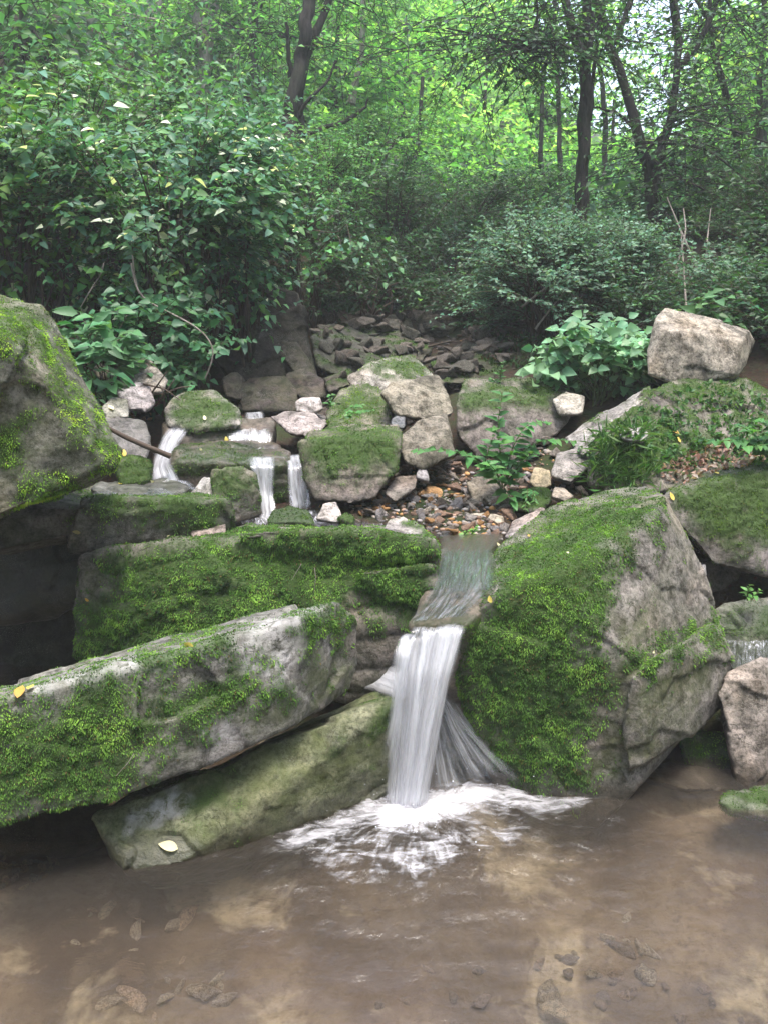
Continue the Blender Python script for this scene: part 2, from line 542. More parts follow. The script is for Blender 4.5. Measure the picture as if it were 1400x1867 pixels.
def rock(name, label, cat, hulls, tint=(.26, .24, .21), back=.3, shrink=.72, vox=None, moss=(), up=0.0, algae=.35, wet=0.0,
         wetline=None, amp=.85, rnd=1, bright=1.0, msize=None, mdens=None, group=None, thick=.010, raw=None, droop=.55, strata=0.0, mtint=(1, 1, 1), chips=None, sparse=.6, film=(), pale=(), cover=.84):
    seed = 100 + len(ROCKS) * 7
    rng = np.random.default_rng(seed)
    if hulls and not isinstance(hulls[0], list):
        hulls = [hulls]
    H3 = []
    for h in hulls:
        f = np.array([P(*q) for q in h])
        dep = np.array([q[2] for q in h])
        c = f.mean(0)
        cp = np.array([(q[0], q[1]) for q in h]).mean(0)
        bk = np.array([P(cp[0] + (q[0] - cp[0]) * shrink, cp[1] + (q[1] - cp[1]) * shrink + 6, max(dep.mean(), q[2] - .1) + back) for q in h])
        H3.append(np.concatenate((f, bk)))
    if raw is not None:
        H3 = raw
    allp = np.concatenate(H3)
    d0 = allp[:, 1].min()
    size = np.linalg.norm(allp.max(0) - allp.min(0)) / 1.7
    vox = vox or max(.0024 * d0, size / 130)
    V, Q, E = remesh(H3, vox)
    V = smooth_v(V, E, rnd)
    N = vnormals(V, Q)
    # chipped facets
    ns = chips or 26
    sd = V[rng.integers(0, len(V), ns)]
    gp = rng.normal(0, .085, (ns, 3))
    hp = rng.normal(0, .005, ns) * min(size, .7) / .5
    best = np.full(len(V), 1e9)
    idx = np.zeros(len(V), int)
    Vw = V + .05 * size * np.stack([perlin(V / size * 5 + 31 * k) for k in (1, 2, 3)], 1)
    for k in range(ns):
        dd = ((Vw - sd[k]) ** 2).sum(1)
        m = dd < best
        best[m] = dd[m]
        idx[m] = k
    chip = ((V - sd[idx]) * gp[idx]).sum(1) + hp[idx]
    big = fbm(V / size * 2.3 + seed, 3) * .018 * size
    mid = fbm(V / .09 + seed, 5, .62) * .009 * min(1, size / .25)
    rid = (1 - np.abs(perlin(V / (.16 * min(1, size / .4)) + 5.5 + seed)) * 2) * .006 * min(1, size / .3)
    disp = chip * .8 * min(1, size / .3) + big + mid + rid
    if strata:
        ph = V[:, 2] / strata + .8 * fbm(V * 2.5 + seed, 2)
        disp = disp + strata * .13 * (np.abs((ph % 1) - .5) * 2) ** 3 * -1
    V = V + N * (disp * amp)[:, None]
    V = smooth_v(V, E, 1, .2)
    N = vnormals(V, Q)
    # moss cover
    px = pix(V)
    mask = np.zeros(len(V))
    nz = fbm(V * 14 + seed, 4)
    vis = ((V - np.array((0, 0, HH))) * N).sum(1) < .12
    sdmax = np.full(len(V), -1e9)
    for pl in moss:
        sdv = poly_sd(px, pl)
        sdmax = np.maximum(sdmax, sdv)
        sc = 14 * 2.3 / d0
        mask = np.maximum(mask, sstep(-2.4 * sc, 2.6 * sc, sdv + nz * 60 * 2.3 / d0) * vis)
    if moss and sparse:
        mask = np.maximum(mask, sparse * sstep(.16, .55, fbm(V * 17 + seed + 5, 4)) * sstep(-170 * 2.3 / d0, 20, sdmax) * vis)
    if up:
        mask = np.maximum(mask, sstep(.80 - up, 1.02 - up, N[:, 2] * .8 + nz * .45))
    mask *= sstep(-.05, .5, cover + .95 * fbm(V * 8 + 3 + seed, 3) + .7 * fbm(V * 30 + 3 + seed, 3))
    th = thick * .8 * (.7 + .9 * fbm(V * 40 + seed, 3))
    V = V + N * (mask * th)[:, None]
    N = vnormals(V, Q)
    loc = np.array((V[:, 0].mean(), V[:, 1].mean(), V[:, 2].min()))
    me = mesh_np(name, V - loc, Q, True)
    set_f(me, mask, 'moss')
    ag = np.clip(algae * (1 + .8 * fbm(V * 3 + 9, 2)), 0, 1)
    pw = np.zeros(len(V))
    for pl in film:
        ag = np.maximum(ag, sstep(-25, 25, poly_sd(px, pl) + nz * 40) * vis)
    for pl in pale:
        pw = np.maximum(pw, sstep(-14, 14, poly_sd(px, pl) + nz * 40) * vis)
    set_f(me, ag, 'algae')
    set_f(me, pw, 'pale')
    wv = np.full(len(V), float(wet))
    if wetline is not None:
        wv = np.maximum(wv, sstep(wetline + .05, wetline - .01, V[:, 2] + .03 * nz))
    set_f(me, wv, 'wet')
    o = link(name, me, M_ROCK)
    o.location = loc
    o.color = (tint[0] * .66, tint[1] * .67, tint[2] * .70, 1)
    tag(o, label, cat, group)
    if mask.max() > .1 and (moss or up):
        ms = msize or max(.010, .0042 * d0)
        md = 1.15 * min(190000, (mdens or 1.15 / (ms * ms * .30)) * 2.8)
        moss_mesh('moss', o, V, Q, N, mask, md, ms, bright, seed + 3, loc, droop, mtint)
    ROCKS.append(o)
    return o


# --- the two big foreground boulders and slabs
rock('mossy_boulder', 'big grey boulder right of the waterfall, bright moss on top, dark moss down its front', 'boulder', [
    [(838, 1140, 2.18), (832, 1210, 2.22), (845, 1300, 2.25), (900, 1440, 2.19), (1000, 1500, 2.15), (1085, 1510, 2.12), (1150, 1450, 2.10),
     (1140, 1200, 2.10), (1120, 1020, 2.22), (1010, 1045, 2.17), (900, 1090, 2.16), (905, 1000, 2.5), (1000, 930, 2.66), (1100, 898, 2.78), (1185, 888, 2.72),
     (1212, 905, 2.55), (1195, 935, 2.36), (1252, 980, 2.50), (1282, 1062, 2.48), (1330, 1200, 2.44), (1310, 1270, 2.42), (1180, 1385, 2.18)],
    [(1150, 1235, 2.075), (1200, 1195, 2.12), (1300, 1138, 2.36), (1336, 1200, 2.36), (1312, 1285, 2.34), (1240, 1345, 2.18), (1175, 1395, 2.085), (1145, 1405, 2.07), (1135, 1330, 2.07)]],
    (.27, .245, .22), .35, .7, moss=[[(835, 1145), (900, 1085), (895, 1010), (1010, 930), (1120, 905), (1195, 915), (1195, 945), (1150, 985), (1115, 1030), (1110, 1110), (1060, 1170), (1120, 1250), (1070, 1300), (1060, 1420), (930, 1420), (850, 1300), (825, 1210)],
          [(1140, 1190), (1195, 1185), (1300, 1135), (1310, 1150), (1180, 1215), (1145, 1225)]],
    wetline=.03, algae=.45, vox=.007, mdens=78000, msize=.0125, amp=.6, rnd=1, chips=34, cover=1.05, film=[[(1120, 1150), (1180, 1100), (1200, 1300), (1150, 1400), (1060, 1430)], [(1150, 1250), (1300, 1170), (1320, 1240), (1200, 1380), (1150, 1390)]])

rock('rock_slab', 'long tilted grey slab with pale bare end and moss patches, left of the waterfall', 'rock slab', [
    [(-90, 1300, 1.68), (0, 1276, 1.72), (250, 1216, 1.83), (440, 1166, 1.93), (560, 1122, 2.02), (-90, 1515, 1.66), (0, 1500, 1.68), (200, 1458, 1.77), (400, 1385, 1.89), (530, 1325, 1.98),
     (622, 1093, 2.2), (652, 1135, 2.26), (656, 1210, 2.26), (640, 1258, 2.22), (-90, 1280, 1.95), (200, 1206, 2.08), (420, 1134, 2.22), (560, 1101, 2.28)]],
    (.30, .28, .26), .12, .8, moss=[[(-60, 1290), (60, 1270), (190, 1225), (250, 1300), (300, 1350), (210, 1460), (0, 1500), (-60, 1500)],
          [(260, 1195), (390, 1155), (430, 1165), (420, 1190), (290, 1235)], [(415, 1200), (470, 1225), (510, 1262), (450, 1300), (330, 1320), (240, 1290), (235, 1240), (340, 1260), (410, 1240)],
          [(545, 1122), (620, 1098), (645, 1130), (600, 1165), (560, 1165)], [(170, 1220), (215, 1215), (240, 1420), (150, 1420)]],
    algae=.5, vox=.007, mdens=80000, msize=.0115, thick=.008, amp=.6, rnd=1, film=[[(570, 1150), (640, 1120), (660, 1210), (640, 1260), (540, 1310), (440, 1370), (420, 1330), (530, 1260)], [(280, 1300), (420, 1270), (520, 1290), (380, 1380), (230, 1440)]],
    pale=[[(430, 1170), (560, 1105), (600, 1120), (545, 1190), (500, 1250), (440, 1230)], [(60, 1250), (240, 1195), (265, 1215), (190, 1250), (150, 1262), (60, 1285)], [(280, 1215), (430, 1165), (430, 1185), (280, 1235)], [(370, 1310), (430, 1300), (430, 1350), (390, 1370)]])

rock('rock_slab', 'low slab with olive algae at the waterline, under the tilted slab, left of the falls', 'rock slab', [
    [(172, 1492, 1.87), (400, 1402, 1.985), (640, 1302, 2.11), (742, 1268, 2.17), (744, 1330, 2.17), (735, 1440, 2.16), (600, 1480, 2.06), (470, 1520, 1.95), (330, 1575, 1.81), (245, 1588, 1.79), (205, 1560, 1.84), (730, 1500, 2.3), (560, 1560, 2.2), (400, 1610, 2.05), (290, 1620, 2.0),
     (300, 1440, 2.1), (700, 1258, 2.42)]],
    (.22, .225, .14), .1, .8, algae=.9, wetline=.03, vox=.0065, thick=.004, amp=.8, rnd=0, chips=40, pale=[[(235, 1475), (320, 1435), (350, 1450), (290, 1505), (240, 1515)]], film=[[(420, 1440), (740, 1290), (735, 1420), (600, 1480), (480, 1500)]], moss=[[(350, 1430), (400, 1420), (405, 1460), (360, 1465)], [(690, 1290), (740, 1275), (740, 1300), (690, 1320)]], msize=.008, bright=.55)

rock('mossy_boulder', 'wide layered block thickly covered in green moss, behind the tilted slab', 'boulder', [
    [(200, 1000, 2.5), (430, 975, 2.52), (620, 970, 2.5), (796, 995, 2.43), (800, 1040, 2.42), (776, 1110, 2.37), (742, 1150, 2.34), (735, 1260, 2.36), (640, 1290, 2.40), (330, 1230, 2.45), (150, 1210, 2.45), (135, 1100, 2.5), (150, 1012, 2.55),
     (220, 988, 2.7), (450, 960, 2.80), (700, 959, 2.78), (790, 980, 2.68)],
    [(430, 968, 2.46), (620, 963, 2.45), (797, 984, 2.38), (800, 1014, 2.38), (640, 1024, 2.43), (430, 1020, 2.48)],
    [(650, 1040, 2.38), (795, 1030, 2.345), (798, 1070, 2.34), (775, 1110, 2.33), (650, 1080, 2.40)],
    [(150, 1015, 2.44), (215, 995, 2.44), (240, 1100, 2.44), (225, 1200, 2.44), (140, 1200, 2.44)]],
    (.25, .22, .2), .22, .8, moss=[[(205, 1010), (300, 990), (450, 960), (700, 958), (800, 985), (800, 1060), (770, 1130), (735, 1150), (690, 1120), (640, 1080), (600, 1190), (400, 1240), (140, 1200), (140, 1120), (200, 1080)]],
    algae=.4, vox=.0078, mdens=74000, msize=.0135, strata=.10, thick=.014, droop=.8, bright=1.0, amp=.7, cover=1.0, film=[[(140, 1030), (220, 1010), (230, 1200), (140, 1200)]])

rock('water_worn_rock', 'smooth wet rock tongue carrying the stream over the lip of the falls', 'rock', [
    [(752, 1143, 2.15), (852, 1140, 2.13), (908, 1086, 2.22), (902, 1010, 2.5), (835, 990, 2.75), (795, 1012, 2.66), (775, 1100, 2.3), (752, 1300, 2.30), (852, 1300, 2.28), (862, 1160, 2.16)]],
    (.36, .30, .24), .2, .8, algae=.5, wet=.7, amp=.7, vox=.007, rnd=4, moss=[[(875, 1000), (905, 1000), (915, 1085), (885, 1080)], [(790, 1118), (860, 1122), (880, 1150), (850, 1165), (770, 1150)], [(860, 1010), (890, 1020), (870, 1060), (845, 1040)]], bright=.6, thick=.004, msize=.008)
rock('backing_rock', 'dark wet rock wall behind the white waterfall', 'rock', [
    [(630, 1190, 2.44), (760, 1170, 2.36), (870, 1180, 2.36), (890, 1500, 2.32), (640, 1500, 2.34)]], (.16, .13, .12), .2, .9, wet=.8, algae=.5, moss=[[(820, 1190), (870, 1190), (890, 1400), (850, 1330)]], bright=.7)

rock('mossy_boulder', 'tall leaning boulder at the left edge with yellow green moss along its sloping top', 'boulder', [
    [(-140, 540, 2.35), (0, 556, 2.36), (76, 547, 2.42), (106, 590, 2.42), (132, 658, 2.40), (158, 742, 2.36), (213, 823, 2.30), (205, 850, 2.26), (112, 892, 2.2), (0, 947, 2.1), (-140, 975, 2.04), (-140, 590, 2.06),
     (-10, 612, 2.09), (60, 668, 2.12), (125, 785, 2.15), (188, 846, 2.2)]],
    (.29, .275, .235), .45, .8, moss=[[(-60, 560), (20, 555), (85, 585), (120, 650), (135, 700), (215, 830), (190, 845), (130, 770), (90, 690), (40, 640), (-60, 620)], [(55, 870), (110, 868), (100, 900), (50, 910)], [(-30, 770), (40, 760), (30, 860), (-40, 870)]],
    algae=.75, vox=.0075, mdens=76000, msize=.011, bright=1.6, cover=1.3, mtint=(1.1, 1.0, .7))
rock('dark_rock_wall', 'wet rock wall coloured near-black for shade, back of the hollow under the leaning boulder', 'rock', [
    [(-160, 900, 3.25), (120, 900, 3.3), (260, 920, 3.2), (250, 1190, 3.1), (130, 1240, 3.1), (-160, 1290, 3.05)]], (.035, .035, .034), .3, .9, wet=.3, algae=.3)  # darkness of the hollow is put into the wall colour
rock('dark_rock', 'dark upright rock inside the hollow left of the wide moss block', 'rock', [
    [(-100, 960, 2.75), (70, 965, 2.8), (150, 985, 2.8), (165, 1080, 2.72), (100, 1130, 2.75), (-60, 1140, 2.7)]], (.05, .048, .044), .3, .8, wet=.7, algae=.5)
rock('mossy_ledge', 'flat mossy ledge rock jutting out below the leaning left boulder', 'rock', [
    [(150, 905, 2.62), (235, 912, 2.55), (330, 915, 2.62), (416, 918, 2.66), (424, 968, 2.66), (350, 984, 2.63), (200, 992, 2.55), (0, 1000, 2.45), (-120, 975, 2.42), (-120, 925, 2.5), (-120, 890, 2.9), (320, 898, 2.92), (405, 905, 2.86)]],
    (.17, .155, .14), .35, .8, moss=[[(140, 885), (330, 900), (420, 910), (422, 965), (380, 965), (300, 950), (190, 940), (160, 920)]], algae=.5, msize=.0125, bright=.9)
rock('mossy_rock', 'squarish moss capped block in front of the small cascades', 'rock', [
    [(386, 858, 2.95), (440, 850, 3.0), (468, 862, 3.0), (477, 938, 2.97), (455, 948, 2.94), (420, 955, 2.90), (395, 935, 2.9)]],
    (.30, .26, .22), .18, .8, moss=[[(370, 850), (470, 848), (475, 905), (440, 915), (395, 905), (385, 880)]], wetline=.72, algae=.3)
rock('pale_rock', 'white streaked stone leaning on the moss capped block', 'rock', [
    [(345, 905, 3.0), (372, 868, 3.05), (392, 872, 2.97), (396, 912, 2.93), (370, 920, 2.93)]], (.5, .47, .43), .1, .8, algae=.2)
rock('wet_ledge', 'broad wet ledge stone with the small cascades pouring over its front', 'rock', [
    [(322, 818, 3.22), (340, 808, 3.45), (500, 808, 3.5), (530, 822, 3.3), (535, 950, 3.2), (400, 960, 3.15), (306, 900, 3.12), (308, 850, 3.12), (330, 842, 3.1), (520, 848, 3.14)]],
    (.26, .21, .18), .2, .85, wet=.75, algae=.5, moss=[[(320, 810), (430, 815), (510, 840), (530, 930), (490, 930), (470, 860), (330, 850)]], bright=.7, msize=.010, strata=.06)
rock('wet_ledge', 'upper wet step stone under the topmost little cascade', 'rock', [
    [(300, 772, 3.5), (345, 766, 3.6), (500, 764, 3.7), (505, 790, 3.56), (505, 850, 3.5), (300, 850, 3.42), (305, 790, 3.44)]],
    (.30, .24, .2), .2, .85, wet=.7, algae=.5, moss=[[(370, 770), (430, 765), (425, 800), (370, 800)]], bright=.6, msize=.010)
rock('mossy_rock', 'rounded moss dome rock with a pale bare left shoulder above the cascades', 'rock', [
    [(300, 748, 3.52), (326, 718, 3.6), (350, 712, 3.64), (392, 712, 3.66), (438, 748, 3.58), (443, 776, 3.5), (360, 786, 3.44), (308, 778, 3.45)]],
    (.40, .36, .33), .22, .8, rnd=6, moss=[[(322, 738), (360, 712), (400, 714), (442, 752), (440, 780), (350, 785), (310, 765)]], algae=.3, bright=.75)
rock('mossy_rock', 'blocky rock with moss on top and bare brown face, middle of the stream', 'rock', [
    [(546, 808, 3.08), (562, 785, 3.2), (640, 774, 3.35), (724, 776, 3.3), (730, 800, 3.14), (722, 855, 3.06), (682, 908, 3.0), (640, 918, 2.98), (576, 910, 3.0), (556, 870, 3.04)]],
    (.23, .19, .165), .28, .8, moss=[[(548, 800), (565, 780), (730, 772), (722, 850), (650, 868), (570, 860), (555, 840)]], wetline=.70, algae=.3, bright=.85)
rock('pale_boulder', 'smooth beige rounded boulder above the blocky moss rock', 'boulder', [
    [(693, 718, 3.5), (716, 698, 3.6), (796, 685, 3.7), (816, 718, 3.6), (828, 752, 3.5), (800, 770, 3.45), (722, 756, 3.44)]],
    (.29, .255, .195), .28, .8, rnd=5, algae=.15)
rock('pale_boulder', 'angular beige boulder with lit flat top below the rounded beige boulder', 'boulder', [
    [(724, 802, 3.22), (762, 770, 3.32), (812, 754, 3.4), (820, 790, 3.26), (830, 828, 3.2), (768, 858, 3.14), (740, 842, 3.14)]],
    (.24, .21, .165), .25, .8, algae=.2)
rock('mossy_boulder', 'large dark block with mossy top in the middle right of the stream', 'boulder', [
    [(830, 735, 3.58), (848, 692, 3.78), (930, 690, 3.9), (1022, 690, 3.95), (1062, 728, 3.7), (1015, 792, 3.55), (930, 828, 3.5), (868, 835, 3.48), (835, 795, 3.5)]],
    (.25, .21, .19), .35, .8, moss=[[(835, 700), (1020, 690), (1030, 720), (1000, 745), (930, 735), (845, 755)]], algae=.3, bright=.6)
rock('mossy_rock', 'flat topped pale rock with green moss cap behind the beige boulders', 'rock', [
    [(630, 690, 3.92), (665, 668, 4.0), (712, 650, 4.2), (750, 648, 4.25), (792, 684, 4.1), (770, 708, 3.95), (690, 716, 3.9), (645, 706, 3.88)]],
    (.45, .41, .36), .3, .8, moss=[[(660, 672), (715, 648), (760, 650), (795, 690), (720, 690)]], algae=.2, bright=.9, mtint=(1.1, 1, .7))
rock('mossy_rock', 'sloping moss covered rock left of the rounded beige boulder', 'rock', [
    [(596, 760, 3.6), (628, 712, 3.85), (660, 700, 3.95), (706, 716, 3.85), (715, 775, 3.55), (650, 800, 3.4), (600, 792, 3.4)]],
    (.3, .27, .22), .25, .8, moss=[[(598, 755), (640, 705), (700, 715), (715, 770), (600, 790)]], bright=.95, mtint=(1.1, 1, .7))
rock('pale_stone', 'small whitish stone perched right of the top cascade', 'stone', [
    [(538, 732, 3.64), (552, 723, 3.7), (584, 724, 3.7), (590, 746, 3.66), (566, 757, 3.6), (540, 750, 3.6)]], (.52, .46, .42), .1, .8, algae=.05)
rock('flat_stone', 'flat angular grey stone with dark side right of the top cascade', 'stone', [
    [(493, 760, 3.5), (520, 750, 3.62), (575, 754, 3.62), (593, 776, 3.5), (578, 800, 3.42), (530, 790, 3.42)]], (.42, .36, .33), .15, .8, algae=.1)
rock('flat_stone', 'thin grey flat stone lying behind the dark sided flat stone', 'stone', [
    [(528, 757, 3.7), (560, 748, 3.8), (606, 760, 3.75), (600, 775, 3.65), (560, 772, 3.62)]], (.40, .36, .34), .12, .8, algae=.2)
rock('pointed_rock', 'pointed grey rock below the left leafy plant', 'rock', [
    [(183, 702, 3.6), (228, 672, 3.72), (270, 650, 3.75), (306, 694, 3.62), (296, 715, 3.52), (200, 716, 3.5)]], (.36, .32, .28), .22, .8, algae=.35)
rock('rounded_stone', 'rounded tan stone behind the pointed grey rock on the left bank', 'stone', [
    [(170, 672, 3.8), (200, 660, 3.9), (240, 662, 3.9), (236, 690, 3.75), (180, 692, 3.75)]], (.36, .31, .25), .15, .8, rnd=5)
rock('grey_stone', 'broken grey stone with pinkish side left of the twig pile', 'stone', [
    [(214, 712, 3.42), (250, 698, 3.52), (272, 703, 3.5), (286, 736, 3.42), (268, 750, 3.38), (222, 744, 3.38)]], (.38, .34, .33), .15, .8, algae=.2)
rock('grey_stone', 'green tinged angular stone at the foot of the broken grey stone', 'stone', [
    [(186, 742, 3.3), (206, 722, 3.4), (234, 728, 3.38), (236, 760, 3.28), (196, 766, 3.25)]], (.36, .34, .29), .13, .8, algae=.5)
rock('wet_rock', 'dark wet block with white speckled top beside the left cascade', 'rock', [
    [(175, 772, 3.15), (192, 758, 3.3), (262, 766, 3.3), (276, 796, 3.2), (268, 842, 3.1), (196, 838, 3.06)]], (.24, .22, .21), .2, .8, wet=.5, algae=.3)
rock('mossy_stone', 'small dark green moss stone below the wet speckled block', 'stone', [
    [(214, 842, 2.95), (240, 832, 3.0), (276, 842, 3.0), (274, 878, 2.95), (222, 886, 2.9)]], (.2, .2, .16), .15, .8, up=.9, moss=[[(210, 830), (280, 830), (280, 880), (210, 885)]], bright=.55)
rock('wet_slab', 'sloping wet slab with thin water film right of the leaning left boulder', 'rock slab', [
    [(165, 892, 2.8), (190, 878, 2.95), (300, 874, 3.05), (345, 888, 2.95), (330, 905, 2.78), (200, 915, 2.7)]], (.28, .28, .25), .15, .8, wet=.7, algae=.6)

rock('dark_rock', 'added wet stone coloured near-black for shade under the left end of the tilted slab', 'rock', [
    [(-140, 1460, 2.02), (60, 1455, 2.07), (195, 1450, 2.12), (205, 1535, 2.04), (150, 1560, 2.0), (60, 1540, 1.99), (-140, 1540, 1.97)]], (.06, .055, .05), .3, .85, wet=.3, algae=.2)  # added stone; its near-black colour stands in for shade below the slab

# --- right side
rock('square_boulder', 'large pale beige squarish boulder standing on the right bank', 'boulder', [
    [(1194, 580, 3.6), (1212, 561, 3.66), (1262, 572, 3.68), (1366, 602, 3.66), (1372, 622, 3.7), (1356, 668, 3.6), (1342, 692, 3.56), (1240, 704, 3.5), (1182, 682, 3.5), (1180, 640, 3.55), (1205, 600, 3.52), (1350, 622, 3.54), (1335, 685, 3.5)]],
    (.42, .37, .30), .4, .85, algae=.08, amp=.45, rnd=0, vox=.0075)
rock('mossy_mound', 'wide weedy moss topped rock under the squarish beige boulder', 'rock', [
    [(1185, 722, 3.36), (1225, 694, 3.5), (1330, 680, 3.6), (1400, 732, 3.5), (1480, 760, 3.5), (1480, 870, 3.1), (1300, 870, 3.05), (1210, 895, 3.0), (1110, 905, 3.02), (1075, 880, 3.1), (1090, 800, 3.2)]],
    (.27, .23, .21), .5, .8, moss=[[(1200, 705), (1330, 680), (1390, 725), (1340, 745), (1250, 720)], [(1080, 790), (1180, 740), (1300, 790), (1280, 850), (1120, 885)]], up=.25, algae=.5, bright=.8)
rock('pale_slab', 'pale sloping slab below the nettle leaved plant on the right bank', 'rock slab', [
    [(1030, 800, 3.36), (1080, 765, 3.45), (1186, 704, 3.5), (1196, 735, 3.4), (1120, 790, 3.22), (1060, 832, 3.18)]], (.44, .40, .37), .2, .8, up=.12, algae=.4)
rock('pale_stone', 'cream stone between the dark mossy block and the pale slab', 'stone', [
    [(1006, 728, 3.6), (1030, 716, 3.68), (1066, 722, 3.65), (1060, 755, 3.55), (1020, 756, 3.54)]], (.5, .45, .38), .15, .8, algae=.15)
rock('pale_stone', 'white edged stone chip in the weeds of the right bank', 'stone', [
    [(1125, 788, 3.1), (1160, 776, 3.16), (1182, 790, 3.12), (1172, 806, 3.06), (1135, 802, 3.05)]], (.52, .48, .46), .1, .8, algae=.1)
rock('mossy_boulder', 'dark mossy boulder at the right edge behind the big right boulder', 'boulder', [
    [(1200, 905, 2.76), (1225, 885, 2.92), (1300, 855, 3.0), (1400, 832, 3.05), (1540, 830, 3.0), (1540, 1070, 2.75), (1400, 1050, 2.72), (1300, 1030, 2.72), (1250, 975, 2.72)]],
    (.22, .19, .18), .45, .8, moss=[[(1215, 895), (1300, 858), (1400, 835), (1540, 830), (1540, 960), (1400, 1000), (1290, 985), (1240, 940)]], algae=.4, bright=.62, mtint=(1.05, .95, .8))
rock('dark_rock', 'dark rock in the gap under the right edge boulder', 'rock', [
    [(1270, 1030, 2.9), (1400, 1000, 2.98), (1500, 1020, 2.95), (1500, 1120, 2.85), (1280, 1130, 2.85)]], (.16, .13, .12), .3, .8, wet=.3, algae=.3)
rock('grey_stone', 'small pale stone wedged behind the right shoulder of the big right boulder', 'stone', [
    [(1258, 1032, 2.62), (1285, 1028, 2.65), (1288, 1050, 2.6), (1265, 1058, 2.6)]], (.42, .39, .38), .1, .8)
rock('mossy_wet_rock', 'wet green stone behind the little water run at the right edge', 'rock', [
    [(1298, 1118, 2.62), (1330, 1098, 2.68), (1400, 1092, 2.7), (1490, 1100, 2.7), (1490, 1180, 2.58), (1320, 1182, 2.56)]], (.3, .3, .26), .2, .8, wet=.5, moss=[[(1300, 1115), (1350, 1110), (1350, 1160), (1310, 1160)], [(1370, 1110), (1420, 1110), (1420, 1170), (1365, 1165)]], algae=.7, bright=.6)
rock('right_rock', 'bare tan grey rock at the right edge beside the pool', 'rock', [
    [(1308, 1262, 2.28), (1326, 1226, 2.33), (1390, 1200, 2.36), (1500, 1200, 2.35), (1500, 1480, 2.22), (1420, 1470, 2.2), (1345, 1420, 2.22), (1330, 1330, 2.24)]],
    (.38, .325, .28), .3, .8, algae=.15, wetline=.02)
rock('mossy_stone', 'small square moss stone wedged between the big right boulder and the bare tan rock', 'stone', [
    [(1243, 1345, 2.36), (1262, 1332, 2.40), (1326, 1336, 2.40), (1334, 1358, 2.36), (1330, 1402, 2.34), (1275, 1405, 2.34), (1248, 1388, 2.35)]],
    (.22, .22, .18), .12, .85, moss=[[(1240, 1330), (1335, 1330), (1335, 1405), (1245, 1400)]], bright=1.2, msize=.012)
rock('mossy_stone', 'flat low moss stone at the right edge of the pool', 'stone', [
    [(1312, 1462, 2.08), (1330, 1446, 2.14), (1400, 1430, 2.2), (1500, 1430, 2.2), (1500, 1500, 2.02), (1400, 1490, 2.04), (1330, 1480, 2.06)]],
    (.22, .22, .18), .06, .9, moss=[[(1310, 1440), (1500, 1420), (1500, 1490), (1320, 1475)]], bright=.6, msize=.011)
rock('wet_stone', 'dark wet ledge at the waterline beneath the small square moss stone', 'stone', [
    [(1160, 1412, 2.26), (1220, 1392, 2.36), (1330, 1400, 2.36), (1350, 1440, 2.24), (1250, 1440, 2.2)]], (.22, .18, .15), .15, .85, wet=.7, algae=.4)

